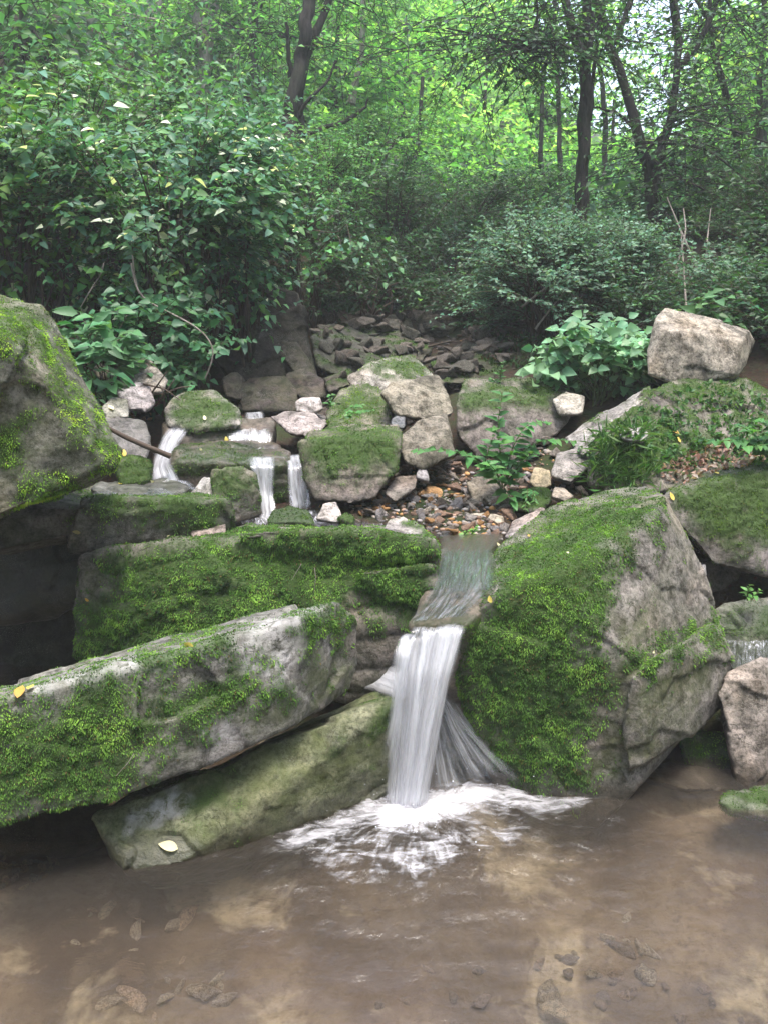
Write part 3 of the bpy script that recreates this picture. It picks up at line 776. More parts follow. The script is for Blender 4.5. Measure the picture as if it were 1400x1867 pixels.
# --- back rocks up the gully
DK = (.13, .11, .10)
rock('earth_bank', 'earth and rock bank below the big left shrub, coloured dark for its shaded hollow', 'bank', [
    [(380, 560, 4.7), (430, 512, 5.0), (544, 530, 4.9), (556, 600, 4.8), (575, 690, 4.6), (430, 705, 4.55), (385, 650, 4.6)]], (.055, .045, .04), .6, .9, algae=.2)  # dark tint stands in for the shaded hollow under the bank
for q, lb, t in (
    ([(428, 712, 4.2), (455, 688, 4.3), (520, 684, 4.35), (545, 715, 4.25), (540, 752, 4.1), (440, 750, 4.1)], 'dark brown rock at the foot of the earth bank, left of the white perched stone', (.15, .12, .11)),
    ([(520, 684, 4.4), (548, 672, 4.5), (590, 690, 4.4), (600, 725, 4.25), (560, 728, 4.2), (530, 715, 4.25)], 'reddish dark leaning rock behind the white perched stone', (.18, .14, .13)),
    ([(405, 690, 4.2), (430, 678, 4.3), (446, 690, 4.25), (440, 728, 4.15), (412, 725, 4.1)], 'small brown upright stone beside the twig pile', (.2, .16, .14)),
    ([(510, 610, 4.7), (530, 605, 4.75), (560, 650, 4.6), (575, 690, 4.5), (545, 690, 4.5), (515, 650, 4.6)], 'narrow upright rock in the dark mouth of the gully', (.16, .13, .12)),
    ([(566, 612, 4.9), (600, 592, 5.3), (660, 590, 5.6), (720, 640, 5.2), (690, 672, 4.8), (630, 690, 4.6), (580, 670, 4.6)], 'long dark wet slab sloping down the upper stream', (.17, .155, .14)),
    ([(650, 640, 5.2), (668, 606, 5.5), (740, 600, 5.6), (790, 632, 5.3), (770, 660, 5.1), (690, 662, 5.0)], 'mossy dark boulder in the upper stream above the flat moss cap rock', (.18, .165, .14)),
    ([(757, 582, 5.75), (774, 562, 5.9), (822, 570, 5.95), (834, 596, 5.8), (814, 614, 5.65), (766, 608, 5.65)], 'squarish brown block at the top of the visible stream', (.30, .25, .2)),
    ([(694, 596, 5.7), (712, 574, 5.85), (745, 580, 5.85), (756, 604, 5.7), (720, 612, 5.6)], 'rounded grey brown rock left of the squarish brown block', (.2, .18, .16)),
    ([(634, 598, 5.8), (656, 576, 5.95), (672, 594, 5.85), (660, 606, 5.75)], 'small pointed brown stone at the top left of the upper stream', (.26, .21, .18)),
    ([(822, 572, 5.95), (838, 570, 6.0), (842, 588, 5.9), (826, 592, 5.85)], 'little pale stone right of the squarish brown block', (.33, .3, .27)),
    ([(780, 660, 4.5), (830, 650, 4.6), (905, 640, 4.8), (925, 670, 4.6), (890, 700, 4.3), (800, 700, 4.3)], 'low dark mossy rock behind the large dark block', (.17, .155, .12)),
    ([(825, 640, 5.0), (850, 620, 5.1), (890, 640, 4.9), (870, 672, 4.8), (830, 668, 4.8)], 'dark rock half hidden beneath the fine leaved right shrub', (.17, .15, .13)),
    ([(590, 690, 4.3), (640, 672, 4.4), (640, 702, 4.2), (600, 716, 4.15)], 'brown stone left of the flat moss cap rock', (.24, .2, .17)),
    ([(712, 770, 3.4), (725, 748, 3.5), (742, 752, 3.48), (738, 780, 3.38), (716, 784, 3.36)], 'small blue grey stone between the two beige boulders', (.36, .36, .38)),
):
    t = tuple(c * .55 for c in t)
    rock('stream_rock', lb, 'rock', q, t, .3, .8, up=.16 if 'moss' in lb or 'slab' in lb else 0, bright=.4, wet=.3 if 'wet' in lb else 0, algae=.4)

# --- smaller pale stones round the upper pool
for q, lb, t, kw in (
    ([(345, 962, 2.62), (360, 944, 2.66), (384, 937, 2.68), (412, 952, 2.66), (412, 974, 2.62), (350, 980, 2.6)], 'reddish white stone sitting on the left end of the wide moss block', (.42, .34, .30), {}),
    ([(268, 984, 2.58), (282, 970, 2.64), (304, 974, 2.64), (302, 988, 2.58)], 'small pinkish stone left of the reddish white stone', (.36, .3, .3), {}),
    ([(576, 946, 2.9), (590, 918, 2.96), (612, 914, 2.97), (624, 938, 2.92), (618, 954, 2.88)], 'white stone at the foot of the right cascade', (.5, .46, .43), {}),
    ([(618, 948, 2.84), (630, 938, 2.88), (646, 945, 2.88), (644, 958, 2.83)], 'little olive moss stone beside the white stone of the cascade', (.25, .24, .18), dict(up=.6, bright=.6)),
    ([(488, 956, 2.82), (502, 930, 2.92), (530, 924, 2.95), (558, 934, 2.92), (574, 958, 2.82)], 'dark green wet dome stone at the foot of the cascades', (.18, .19, .15), dict(wet=.5, up=.7, bright=.5, rnd=5)),
    ([(696, 972, 2.64), (708, 948, 2.72), (734, 942, 2.76), (772, 962, 2.72), (790, 985, 2.66), (740, 985, 2.62)], 'grey pointed stone with moss streak at the left of the upper pool', (.44, .40, .37), dict(up=.2)),
    ([(800, 930, 3.1), (822, 915, 3.2), (864, 912, 3.2), (872, 932, 3.1), (850, 942, 3.05)], 'dark green mossy stone among the orange gravel', (.2, .2, .15), dict(up=.8, bright=.5)),
    ([(848, 948, 2.9), (856, 936, 2.96), (886, 934, 2.97), (888, 952, 2.9), (860, 962, 2.87)], 'cream block stone, left one of the pair at the upper pool', (.54, .47, .38), {}),
    ([(884, 955, 2.88), (890, 936, 2.95), (916, 940, 2.95), (922, 966, 2.87), (900, 974, 2.84)], 'cream block stone, right one of the pair at the upper pool', (.54, .46, .36), {}),
    ([(850, 880, 3.15), (872, 866, 3.22), (920, 868, 3.22), (926, 905, 3.12), (900, 924, 3.06), (862, 918, 3.08)], 'round brown stone below the leafy seedling', (.3, .25, .19), {}),
    ([(755, 912, 3.1), (780, 884, 3.2), (806, 890, 3.2), (808, 925, 3.08), (770, 935, 3.04)], 'rust orange stone in the gravel gap', (.42, .24, .11), {}),
    ([(700, 900, 3.05), (724, 868, 3.15), (762, 866, 3.15), (758, 890, 3.06), (720, 915, 3.0)], 'brown slanting stone right of the blocky moss rock', (.27, .23, .2), {}),
    ([(758, 870, 3.12), (768, 840, 3.18), (780, 862, 3.16), (782, 880, 3.1)], 'thin upright grey shard in the gravel gap', (.36, .33, .33), {}),
    ([(1004, 868, 3.14), (1015, 826, 3.24), (1070, 812, 3.28), (1074, 850, 3.18), (1040, 880, 3.08)], 'grey angular stone behind the seedling under the pale slab', (.38, .34, .31), {}),
    ([(965, 880, 3.1), (972, 850, 3.2), (1002, 855, 3.2), (1004, 885, 3.1), (980, 895, 3.06)], 'yellowish stone right of the leafy seedling', (.42, .34, .22), {}),
    ([(1004, 905, 2.95), (1010, 888, 3.02), (1028, 890, 3.02), (1046, 905, 2.97), (1030, 914, 2.92)], 'small tan stone behind the top of the big right boulder', (.4, .34, .28), {}),
    ([(935, 928, 2.95), (945, 895, 3.05), (1000, 890, 3.1), (1005, 915, 3.0), (980, 935, 2.9)], 'dark mossy stone between the seedling and the big right boulder', (.2, .19, .15), dict(up=.45, bright=.55)),
    ([(920, 980, 2.72), (935, 950, 2.85), (990, 925, 2.9), (1000, 940, 2.8), (945, 985, 2.68)], 'pinkish grey stone at the left foot of the big right boulder', (.42, .36, .34), {}),
):
    rock('stone', lb, 'stone', q, t, .1, .85, **{'algae': .15, **kw})

# ------------------------------------------------------------------ terrain
CTRL = []
for y, row in (
    (-3, [(-4, .3), (-1.5, -.1), (0, -.24), (1.5, -.15), (4, .4)]),
    (0, [(-4, .5), (-1.6, -.15), (-.7, -.26), (0, -.27), (.7, -.27), (1.5, -.2), (4, .6)]),
    (1.2, [(-4, .6), (-1.8, -.1), (-.8, -.22), (0, -.26), (.8, -.26), (1.5, -.2), (2.6, .3)]),
    (1.9, [(-3, .6), (-1.6, -.16), (-.8, -.18), (0, -.26), (.6, -.26), (1.1, -.2), (1.6, -.05), (2.6, .6)]),
    (2.3, [(-2.6, .6), (-1.3, -.2), (-.6, -.2), (0, .0), (.5, -.1), (1.0, -.1), (1.5, .1), (2.6, .7)]),
    (2.75, [(-2.6, .3), (-1.6, -.25), (-1.2, -.25), (-.9, -.2), (-.45, .4), (-.1, .60), (.18, .62), (.4, .60), (.8, .4), (1.15, .2), (1.7, .4), (2.6, .9)]),
    (3.05, [(-2.6, .6), (-1.5, -.2), (-1.1, -.1), (-.7, .5), (-.4, .62), (0, .66), (.3, .67), (.7, .66), (1.1, .6), (1.7, .75), (2.8, 1.1)]),
    (3.5, [(-2.8, 1.15), (-1.5, .95), (-1.0, .8), (-.5, .80), (0, .76), (.4, .76), (.9, .85), (1.5, .95), (2.4, 1.15)]),
    (4.2, [(-3, 1.35), (-1.6, 1.1), (-.9, .95), (-.3, .95), (.3, .98), (.8, 1.1), (1.6, 1.25), (3, 1.4)]),
    (5.4, [(-4, 2.0), (-2.2, 1.7), (-1.2, 1.45), (-.3, 1.15), (.3, 1.22), (1, 1.5), (2, 1.75), (4, 1.9)]),
    (7, [(-6, 3.8), (-3, 3.2), (-1, 2.7), (0, 1.9), (.7, 1.75), (1.6, 2.05), (3, 2.3), (6, 2.6)]),
    (10, [(-9, 6), (-4, 5), (-1.5, 4.1), (0, 3.2), (1.2, 2.8), (3, 2.9), (7, 3.3)]),
    (17, [(-16, 11), (-6, 9.2), (-1, 7.2), (3, 4.8), (7, 4.6), (16, 6)]),
    (32, [(-30, 20), (-10, 17), (0, 13), (6, 8.5), (12, 8), (30, 11)]),
    (70, [(-70, 40), (-20, 34), (0, 27), (15, 17), (30, 17), (70, 24)])):
    for x, z in row:
        CTRL.append((x, y, z))
for s in (-1, 1):
    for y, z in ((-60, 6), (-20, 3), (0, 5), (8, 9)):
        CTRL.append((s * (40 if y > -30 else 60), y, z))
CTRL.append((0, -20, 0)); CTRL.append((0, -70, 2))
CTRL = np.array(CTRL, float)


def _warp(xy):
    """compress distance so that near control points keep their say"""
    r = np.linalg.norm(xy - np.array((0, 2.5)), axis=1, keepdims=True)
    return (xy - np.array((0, 2.5))) * (np.log1p(r) / np.maximum(r, 1e-6))


_cw = _warp(CTRL[:, :2])
_K = np.linalg.norm(_cw[:, None] - _cw[None], axis=2)
_A = np.zeros((len(CTRL) + 1,) * 2)
_A[:-1, :-1] = _K - np.eye(len(CTRL)) * .004
_A[-1, :-1] = _A[:-1, -1] = 1
_W = np.linalg.solve(_A, np.concatenate((CTRL[:, 2], [0])))


def gz(xy):
    xy = np.atleast_2d(np.asarray(xy, float))
    out = np.empty(len(xy))
    for s in range(0, len(xy), 20000):
        w = _warp(xy[s:s + 20000])
        K = np.linalg.norm(w[:, None] - _cw[None], axis=2)
        out[s:s + 20000] = K @ _W[:-1] + _W[-1]
    return out


def g1(x, y):
    return float(gz([(x, y)])[0])


t = np.linspace(-1, 1, 301)
gx = np.sign(t) * (np.abs(t) * 2.2 + 90 * np.abs(t) ** 5)
ty = np.linspace(0, 1, 331)
gy = -1 + 7.5 * ty + 110 * ty ** 6
gy = np.concatenate((np.array((-75, -40, -20, -10, -6, -3, -2)), gy))
X, Y = np.meshgrid(gx, gy)
XY = np.stack((X.ravel(), Y.ravel()), 1)
Z = gz(XY)
p3 = np.concatenate((XY, Z[:, None]), 1)
rr = np.linalg.norm(XY, axis=1)
Z = Z + fbm(p3 * 3.2, 4) * .035 + fbm(p3 * .5, 3) * .10 * sstep(4, 9, rr)
p3[:, 2] = Z
ny, nx = X.shape
ii = np.arange(ny * nx).reshape(ny, nx)
Q = np.stack((ii[:-1, :-1], ii[:-1, 1:], ii[1:, 1:], ii[1:, :-1]), -1).reshape(-1, 4)
me = mesh_np('ground', p3, Q, True)
set_f(me, sstep(.06, -.03, Z) * sstep(3.2, 2.7, p3[:, 1]), 'bed')
ground = link('ground', me, M_GROUND)
tag(ground, kind='structure')

bpy.context.view_layer.update()
DG = bpy.context.evaluated_depsgraph_get()


def hit(px, py, zmin=None):
    a = Vector((0, 0, HH))
    b = Vector(P(px, py, 3.0)) - a
    ok, loc, nr, idx, ob, mt = SC.ray_cast(DG, a, b.normalized())
    if not ok:
        return None, None
    global HIT
    HIT = ob.name
    return np.array(loc), np.array(nr)


# ------------------------------------------------------------------ scattered small stones
def stone_mesh(seed, rounds=1):
    rng = np.random.default_rng(seed)
    pts = rng.normal(size=(13, 3))
    pts = nrmz(pts) * (.6 + .4 * rng.random((13, 1)))
    pts *= np.array((1, .8, .62))
    pts = pts[:10]
    V, Q_, E = remesh([pts], .085)
    V = smooth_v(V, E, rounds, .3 if rounds == 1 else .5)
    N = vnormals(V, Q_)
    V = V + N * (fbm(V * 2.2 + seed, 4) * .07)[:, None]
    me = mesh_np('stone', V, Q_, True)
    set_f(me, np.zeros(len(V)), 'moss')
    set_f(me, np.full(len(V), .15), 'algae')
    set_f(me, np.zeros(len(V)), 'wet')
    me.materials.append(M_ROCK)
    return me


STONES = [stone_mesh(900 + k) for k in range(9)]
COBBLES = [stone_mesh(930 + k, 9) for k in range(6)]


def put_stone(p, size, tint, label, group, rng, name='small_stone', sink=.25):
    bank = COBBLES if name == 'pool_stone' else STONES
    o = bpy.data.objects.new(name, bank[rng.integers(len(bank))])
    C.objects.link(o)
    o.location = Vector(p) + Vector((0, 0, size * .5 * (1 - sink * 2)))
    o.rotation_euler = (rng.normal(0, .35), rng.normal(0, .35), rng.random() * 6.28)
    sx = size * (.8 + .5 * rng.random())
    o.scale = (sx, size * (.7 + .4 * rng.random()), size * (.55 + .5 * rng.random()))
    o.color = (tint[0] * .56, tint[1] * .56, tint[2] * .57, 1)
    tag(o, label, 'stone', group)
    return o


def in_poly(rng, poly):
    poly = np.array(poly, float)
    lo, hi = poly.min(0), poly.max(0)
    while True:
        q = lo + rng.random(2) * (hi - lo)
        if poly_sd(q[None], poly)[0] > 0:
            return q


rng = np.random.default_rng(5)
TINTS = [(.46, .30, .22), (.52, .45, .38), (.30, .24, .2), (.56, .31, .13), (.36, .33, .33), (.5, .45, .42)]
for poly, n, s0, s1, lb, gp, tt in (
    ([(735, 850), (840, 840), (930, 930), (930, 985), (800, 975), (690, 950), (650, 935)], 150, .022, .055, 'small orange brown stone of the gravel beside the upper pool', 'gravel stones beside the upper pool', TINTS),
    ([(860, 830), (1000, 850), (1060, 900), (930, 935), (880, 900)], 80, .02, .055, 'small grey brown stone in the rubble behind the seedling', 'rubble behind the seedling', TINTS),
    ([(180, 690), (310, 690), (330, 760), (200, 780)], 80, .025, .06, 'small broken stone in the rubble heap on the left bank', 'rubble on the left bank', TINTS[1:5]),
    ([(400, 650), (560, 640), (640, 700), (600, 760), (430, 750)], 120, .04, .12, 'dark stone in the shaded rubble at the gully mouth', 'rubble at the gully mouth', [(.11, .09, .08), (.17, .135, .12), (.09, .08, .075)]),
    ([(560, 575), (850, 575), (930, 660), (830, 700), (620, 695)], 130, .045, .13, 'brown grey stone along the upper stream bed', 'stones along the upper stream bed', [(.2, .17, .15), (.27, .23, .2), (.15, .14, .12)]),
    ([(560, 920), (700, 925), (700, 955), (580, 955)], 14, .015, .03, 'pebble in the shallow water at the foot of the cascades', 'pebbles at the foot of the cascades', TINTS),
    ([(720, 700), (850, 700), (1010, 790), (1060, 860), (900, 860), (740, 850)], 120, .03, .075, 'grey brown stone wedged between the beige boulders and the large dark block', 'stones wedged between the middle boulders', [(.3, .26, .23), (.38, .33, .29), (.24, .2, .18)]),
    ([(1190, 850), (1330, 800), (1400, 820), (1300, 850)], 12, .02, .04, 'reddish stone chip on the litter of the right bank', 'stone chips on the right bank', [(.38, .28, .25), (.44, .36, .33)]),
):
    for _ in range(n):
        q = in_poly(rng, poly)
        p, nr = hit(*q)
        if p is None or nr[2] < .15 or not (HIT.startswith('ground') or (HIT.startswith('stream_rock') and nr[2] > .45 and s1 > .125)):
            continue
        put_stone(p, (s0 + (s1 - s0) * rng.random() ** 1.6), tt[rng.integers(len(tt))], lb, gp, rng)

# loose gravel, too fine to count
gv, gf, gc = [], [], []
bmd = bmesh.new()
bmesh.ops.create_icosphere(bmd, subdivisions=1, radius=1)
iv = np.array([v.co[:] for v in bmd.verts])
if_ = np.array([[v.index for v in f.verts] for f in bmd.faces])
bmd.free()
for poly, n in (([(735, 850), (840, 840), (930, 930), (930, 985), (800, 975), (690, 950), (640, 930)], 700), ([(840, 800), (1060, 830), (1060, 900), (900, 930)], 260), ([(400, 660), (600, 640), (850, 590), (900, 700), (700, 700), (450, 760)], 500), ([(200, 690), (310, 690), (320, 760), (200, 780)], 160)):
    for _ in range(n):
        q = in_poly(rng, poly)
        p, nr = hit(*q)
        if p is None or not HIT.startswith('ground'):
            continue
        sz = (.005 + .012 * rng.random() ** 2) * (1 if p[1] < 3.6 else 1.8)
        v = iv * (1 + rng.normal(0, .22, (len(iv), 1))) * np.array((1, .8, .55)) * sz
        a = rng.random() * 6.28
        v = np.stack((v[:, 0] * math.cos(a) - v[:, 1] * math.sin(a), v[:, 0] * math.sin(a) + v[:, 1] * math.cos(a), v[:, 2]), 1) + p + np.array((0, 0, sz * .2))
        gf.append(if_ + len(gv) * len(iv))
        gv.append(v)
        gc.append(np.repeat([np.array(TINTS[rng.integers(len(TINTS))]) * (.3 + .5 * rng.random()) * (1 if p[1] < 3.6 else .5)], len(iv), 0))
me = mesh_np('gravel', np.concatenate(gv), [np.concatenate(gf)])
set_col(me, np.concatenate(gc))
tag(link('gravel', me, mat_leaf('gravel_stone', 0.0, .8, .3)), 'fine brown gravel between the stones of the stream', None, None, 'stuff')

# stones on the pool bed
for poly, n, s0, s1, lb, gp, tt in (
    ([(-10, 1525), (100, 1520), (125, 1570), (60, 1620), (-10, 1640)], 60, .014, .032, 'pebble under shallow water by the left end of the slabs', 'pebbles on the left of the pool bed', [(.45, .36, .28), (.5, .4, .22), (.32, .28, .25), (.42, .26, .14)]),
    ([(90, 1640), (300, 1650), (500, 1800), (420, 1867), (100, 1867)], 46, .03, .075, 'pale blurred stone on the pool bed, lower left', 'pale stones on the pool bed at lower left', [(.46, .40, .28), (.38, .32, .24), (.42, .30, .2)]),
    ([(940, 1670), (1190, 1680), (1180, 1867), (1000, 1867)], 12, .03, .075, 'pale sunken stone on the pool bed, lower right', 'pale stones on the pool bed at lower right', [(.46, .40, .28), (.42, .36, .26)]),
    ([(500, 1640), (950, 1600), (1380, 1560), (1380, 1867), (500, 1867)], 40, .02, .055, 'brown sunken stone on the silty pool bed', 'brown stones on the silty pool bed', [(.25, .17, .12), (.2, .15, .12), (.3, .2, .13)]),
):
    for _ in range(n):
        q = in_poly(rng, poly)
        p = onz(q[0], q[1], -.12)
        p = np.array((p[0], p[1], -.0))
        z = g1(p[0], p[1])
        q3 = onz(q[0], q[1], z)
        put_stone(q3, s0 + (s1 - s0) * rng.random() ** 1.4, tuple(min(.95, c * 1.1 + .14) for c in tt[rng.integers(len(tt))]), lb, gp, rng, 'pool_stone', .34)

# ------------------------------------------------------------------ water
gxw = np.linspace(-1.75, 1.75, 330)
gyw = np.concatenate((np.linspace(-2.5, .95, 30), np.linspace(1.0, 3.1, 250)))
X, Y = np.meshgrid(gxw, gyw)
V = np.stack((X.ravel(), Y.ravel(), np.zeros(X.size)), 1)
IMP = onz(765, 1475, 0)
dv = V[:, :2] - IMP[:2]
r = np.linalg.norm(dv, axis=1)
ang = np.arctan2(dv[:, 1], dv[:, 0])
px = pix(V)
wob = fbm(V * 5, 3) * 40
def pz(poly, a, b, w):
    return sstep(a, b, poly_sd(px, poly) + wob * w)


f2 = pz([(660, 1490), (705, 1440), (800, 1425), (900, 1425), (940, 1455), (860, 1490), (760, 1525), (690, 1520)], -25, 45, .5)
f1 = np.maximum(pz([(470, 1530), (560, 1500), (690, 1440), (720, 1500), (600, 1545), (500, 1560)], -25, 40, .6), pz([(880, 1400), (960, 1412), (1090, 1448), (1060, 1475), (980, 1500), (880, 1480)], -25, 40, .5))
f3 = pz([(500, 1560), (620, 1500), (900, 1480), (1000, 1500), (900, 1560), (760, 1610), (620, 1600)], -30, 60, .8)
f4 = sstep(1.25, .3, r) * sstep(-60, 60, poly_sd(px, [(480, 1540), (700, 1430), (1120, 1450), (1080, 1600), (850, 1700), (560, 1680)]))
foam = np.clip(np.maximum(np.maximum(.96 * f2, .60 * f1), .43 * f3) + .14 * f4, 0, 1)
foam *= (V[:, 1] > .5)
agit = np.clip(sstep(1.0, .15, r) + .12, 0, 1)
wob2 = fbm(np.stack((V[:, 0] * 5, V[:, 1] * 10, V[:, 2]), 1), 3)
V[:, 2] = .004 * wob2 + agit * .009 * fbm(V * np.array((11, 24, 1)) + 2, 3) + .022 * f2 * (.6 + .5 * fbm(V * 9, 2)) + agit * .004 * np.sin(r * 46 + 3 * fbm(V * 4, 2))
ny, nx = X.shape
ii = np.arange(ny * nx).reshape(ny, nx)
Q = np.stack((ii[:-1, :-1], ii[:-1, 1:], ii[1:, 1:], ii[1:, :-1]), -1).reshape(-1, 4)
me = mesh_np('water', V, Q, True)
set_f(me, foam, 'foam')
set_f(me, agit, 'agit')
set_v(me, np.stack((ang / 6.283 * 5, np.log(r + .06) * 1.3, np.zeros(len(r))), 1), 'flow')
tag(link('water', me, M_POOL), kind='structure')


def rail(pts, n, world=False):
    a = np.array(pts if world else [P(*q) for q in pts])
    s = np.concatenate(([0], np.cumsum(np.linalg.norm(np.diff(a, axis=0), axis=1))))
    tt = np.linspace(0, s[-1], n)
    # smooth with Catmull-like cubic: oversample linear then blur
    o = np.stack([np.interp(tt, s, a[:, k]) for k in range(3)], 1)
    for _ in range(max(2, n // 14)):
        o[1:-1] = .25 * o[:-2] + .5 * o[1:-1] + .25 * o[2:]
    return o, s[-1]


def sheet(name, L, Rr, nu, nv, mat, parent=None, amp=.006, seed=0, edge=.12, top=.0, bot=.0, white=None, bulge=0.0, lift=0.0):
    a, la = rail(L, nv)
    b, lb = rail(Rr, nv)
    u = np.linspace(0, 1, nu)
    V = a[:, None] * (1 - u)[None, :, None] + b[:, None] * u[None, :, None]
    V[:, :, 2] += lift
    V[:, :, 1] -= bulge * (np.sin(u * math.pi))[None]
    V = V.reshape(-1, 3)
    UU, VV = np.meshgrid(u, np.linspace(0, 1, nv))
    U1, V1 = UU.ravel(), VV.ravel()
    wid = np.linalg.norm(a[nv // 2] - b[nv // 2])
    V[:, 1] += amp * fbm(np.stack((U1 * wid * 60, V1 * 2.5, np.full(len(U1), seed)), 1), 3)
    V[:, 2] += amp * .3 * fbm(np.stack((U1 * wid * 60, V1 * 6, np.full(len(U1), seed + 4.)), 1), 3)
    ii = np.arange(nu * nv).reshape(nv, nu)
    Q = np.stack((ii[:-1, :-1], ii[:-1, 1:], ii[1:, 1:], ii[1:, :-1]), -1).reshape(-1, 4)
    me = mesh_np(name, V, Q, True)
    wb = .05 * fbm(np.stack((V1 * 6, U1 * 0 + seed, U1 * 0), 1), 2)
    e = sstep(0, edge, U1 + wb) * sstep(0, edge, 1 - U1 + wb)
    if top:
        e = e * sstep(0, top, V1 + .8 * top * fbm(np.stack((U1 * wid * 40, V1 * 0, V1 * 0 + seed + 2), 1), 2))
    if bot:
        e = e * sstep(0, bot, 1 - V1 + .5 * bot * fbm(np.stack((U1 * 14, V1 * 0, V1 * 0 + seed), 1), 2))
    set_f(me, e, 'fade')
    set_v(me, np.stack((U1 * wid / .16 + seed * 3.1, V1 * la / .5, np.zeros(len(U1))), 1), 'flow')
    if white is not None:
        set_f(me, np.interp(V1, np.linspace(0, 1, len(white)), white), 'white')
    return link(name, me, mat, parent)


wf = empty('waterfall', tuple(onz(745, 1465, 0)))
tag(wf, 'white waterfall pouring over the lip between the two big mossy boulders into the pool', 'waterfall')
WI = Matrix.Translation(-wf.location)
# rails are in world space, so shift the parts by the empty's location
def under(o, par):
    o.parent = par
    o.matrix_parent_inverse = Matrix.Translation(-par.location)
    return o


under(sheet('water_curtain', [(760, 1126, 2.20), (745, 1150, 2.115), (726, 1230, 2.08), (716, 1340, 2.07), (704, 1478, 2.07)],
            [(858, 1126, 2.18), (849, 1150, 2.105), (827, 1240, 2.07), (796, 1350, 2.06), (772, 1478, 2.06)], 60, 90, M_FALL2, None, .014, 1.0, .18, top=.04), wf)
rs = np.random.default_rng(31)
for k, (xt, xb, wt, wb, dd, yb) in enumerate(((840, 762, 22, 22, -.015, 1474), (820, 750, 30, 24, -.02, 1478), (792, 736, 30, 24, 0, 1478), (766, 722, 28, 22, .012, 1474), (748, 712, 18, 22, .015, 1470), (850, 776, 10, 12, .01, 1468), (804, 742, 44, 36, .02, 1474),
                                              (745, 716, 22, 40, -.01, 1310), (830, 757, 16, 14, -.03, 1476), (778, 738, 14, 14, -.03, 1478), (760, 705, 10, 34, .0, 1400))):
    y0_ = 1128 + max(0, 800 - xt) * .45
    L, Rr = [], []
    for t_ in (0, .06, .28, .6, 1.0):
        y_ = y0_ + (yb - y0_) * t_
        e_ = t_ ** .72
        c_ = xt + (xb - xt) * e_ + rs.normal(0, 2.5)
        w_ = wt + (wb - wt) * t_ + rs.normal(0, 2)
        d_ = (2.19, 2.115, 2.075, 2.065, 2.06)[(0, .06, .28, .6, 1.0).index(t_)] + dd
        L.append((c_ - w_ * .62, y_, d_)); Rr.append((c_ + w_ * .62, y_, d_ - .004))
    under(sheet('water_strand', L, Rr, 22, 70, M_FALL, None, .012, 2.7 * k + 1.3, .46, top=.20, bot=.05 if yb > 1400 else .5), wf)
for k, (x0, y0, x1, y1, w0, w1) in enumerate(((800, 1262, 925, 1415, 12, 46), (806, 1270, 895, 1425, 14, 50), (800, 1290, 860, 1440, 16, 60), (795, 1310, 820, 1452, 18, 60), (812, 1262, 955, 1432, 8, 30))):
    L, Rr = [], []
    for t_ in (0, .35, .7, 1.0):
        c_ = x0 + (x1 - x0) * t_ ** 1.25
        y_ = y0 + (y1 - y0) * t_
        w_ = w0 + (w1 - w0) * t_
        d_ = 2.24 - .10 * t_
        L.append((c_ - w_ * .6, y_ + w_ * .12, d_)); Rr.append((c_ + w_ * .6, y_ - w_ * .12, d_ + .01))
    under(sheet('spray_fan', L, Rr, 26, 50, M_FALL2, None, .010, 4.1 * k + 9, .40, top=.12, bot=.22), wf)
# side run of white water between the slabs
sr = sheet('side_run', [(640, 1252, 2.42), (680, 1262, 2.34), (715, 1276, 2.22), (722, 1330, 2.14)], [(650, 1205, 2.52), (700, 1205, 2.44), (745, 1220, 2.24), (752, 1300, 2.13)], 40, 50, M_FALL, None, .014, 5.2, .30, top=.2, bot=.2)
under(sr, wf)

under(sheet('side_run', [(655, 1238, 2.44), (690, 1255, 2.34), (722, 1282, 2.19), (728, 1350, 2.13)], [(690, 1212, 2.44), (720, 1210, 2.38), (750, 1225, 2.20), (756, 1320, 2.12)], 40, 50, M_FALL, None, .014, 8.2, .34, top=.25, bot=.3), wf)

# drops thrown up round the plunge point
rng = np.random.default_rng(21)
bmd = bmesh.new()
bmesh.ops.create_icosphere(bmd, subdivisions=1, radius=1)
dvv = np.array([v.co[:] for v in bmd.verts])
dff = np.array([[v.index for v in f.verts] for f in bmd.faces])
bmd.free()
n = 110
c = np.stack((IMP[0] + rng.normal(0, .15, n), IMP[1] - .02 + rng.normal(0, .09, n), np.abs(rng.normal(0, .035, n)) + .008), 1)
c = c[(np.hypot(c[:, 0] - IMP[0], c[:, 1] - IMP[1]) < .6)]
n = len(c)
s = .0008 + .0018 * rng.random(n) ** 3
v = (c[:, None] + dvv[None] * s[:, None, None]).reshape(-1, 3)
f = (dff[None] + np.arange(n)[:, None, None] * len(dvv)).reshape(-1, 3)
o = under(link('spray', mesh_np('spray', v, f, True), M_DROP), wf)
o['kind'] = 'stuff'

# small cascades upstream
def cascade(label, L, Rr, nu=26, nv=34, seed=0, base=None):
    c0 = P(*base)
    e = empty('cascade', tuple(c0))
    tag(e, label, 'cascade', 'small cascades in the upper stream')
    under(sheet('water_curtain', L, Rr, nu, nv, M_CASC, None, .012, seed, .22, top=.08, bot=.15), e)
    under(sheet('water_curtain', [(a, b, d + .02) for a, b, d in L], [(a, b, d + .02) for a, b, d in Rr], nu, nv, M_CASC, None, .012, seed + 3.3, .28, top=.08, bot=.2), e)


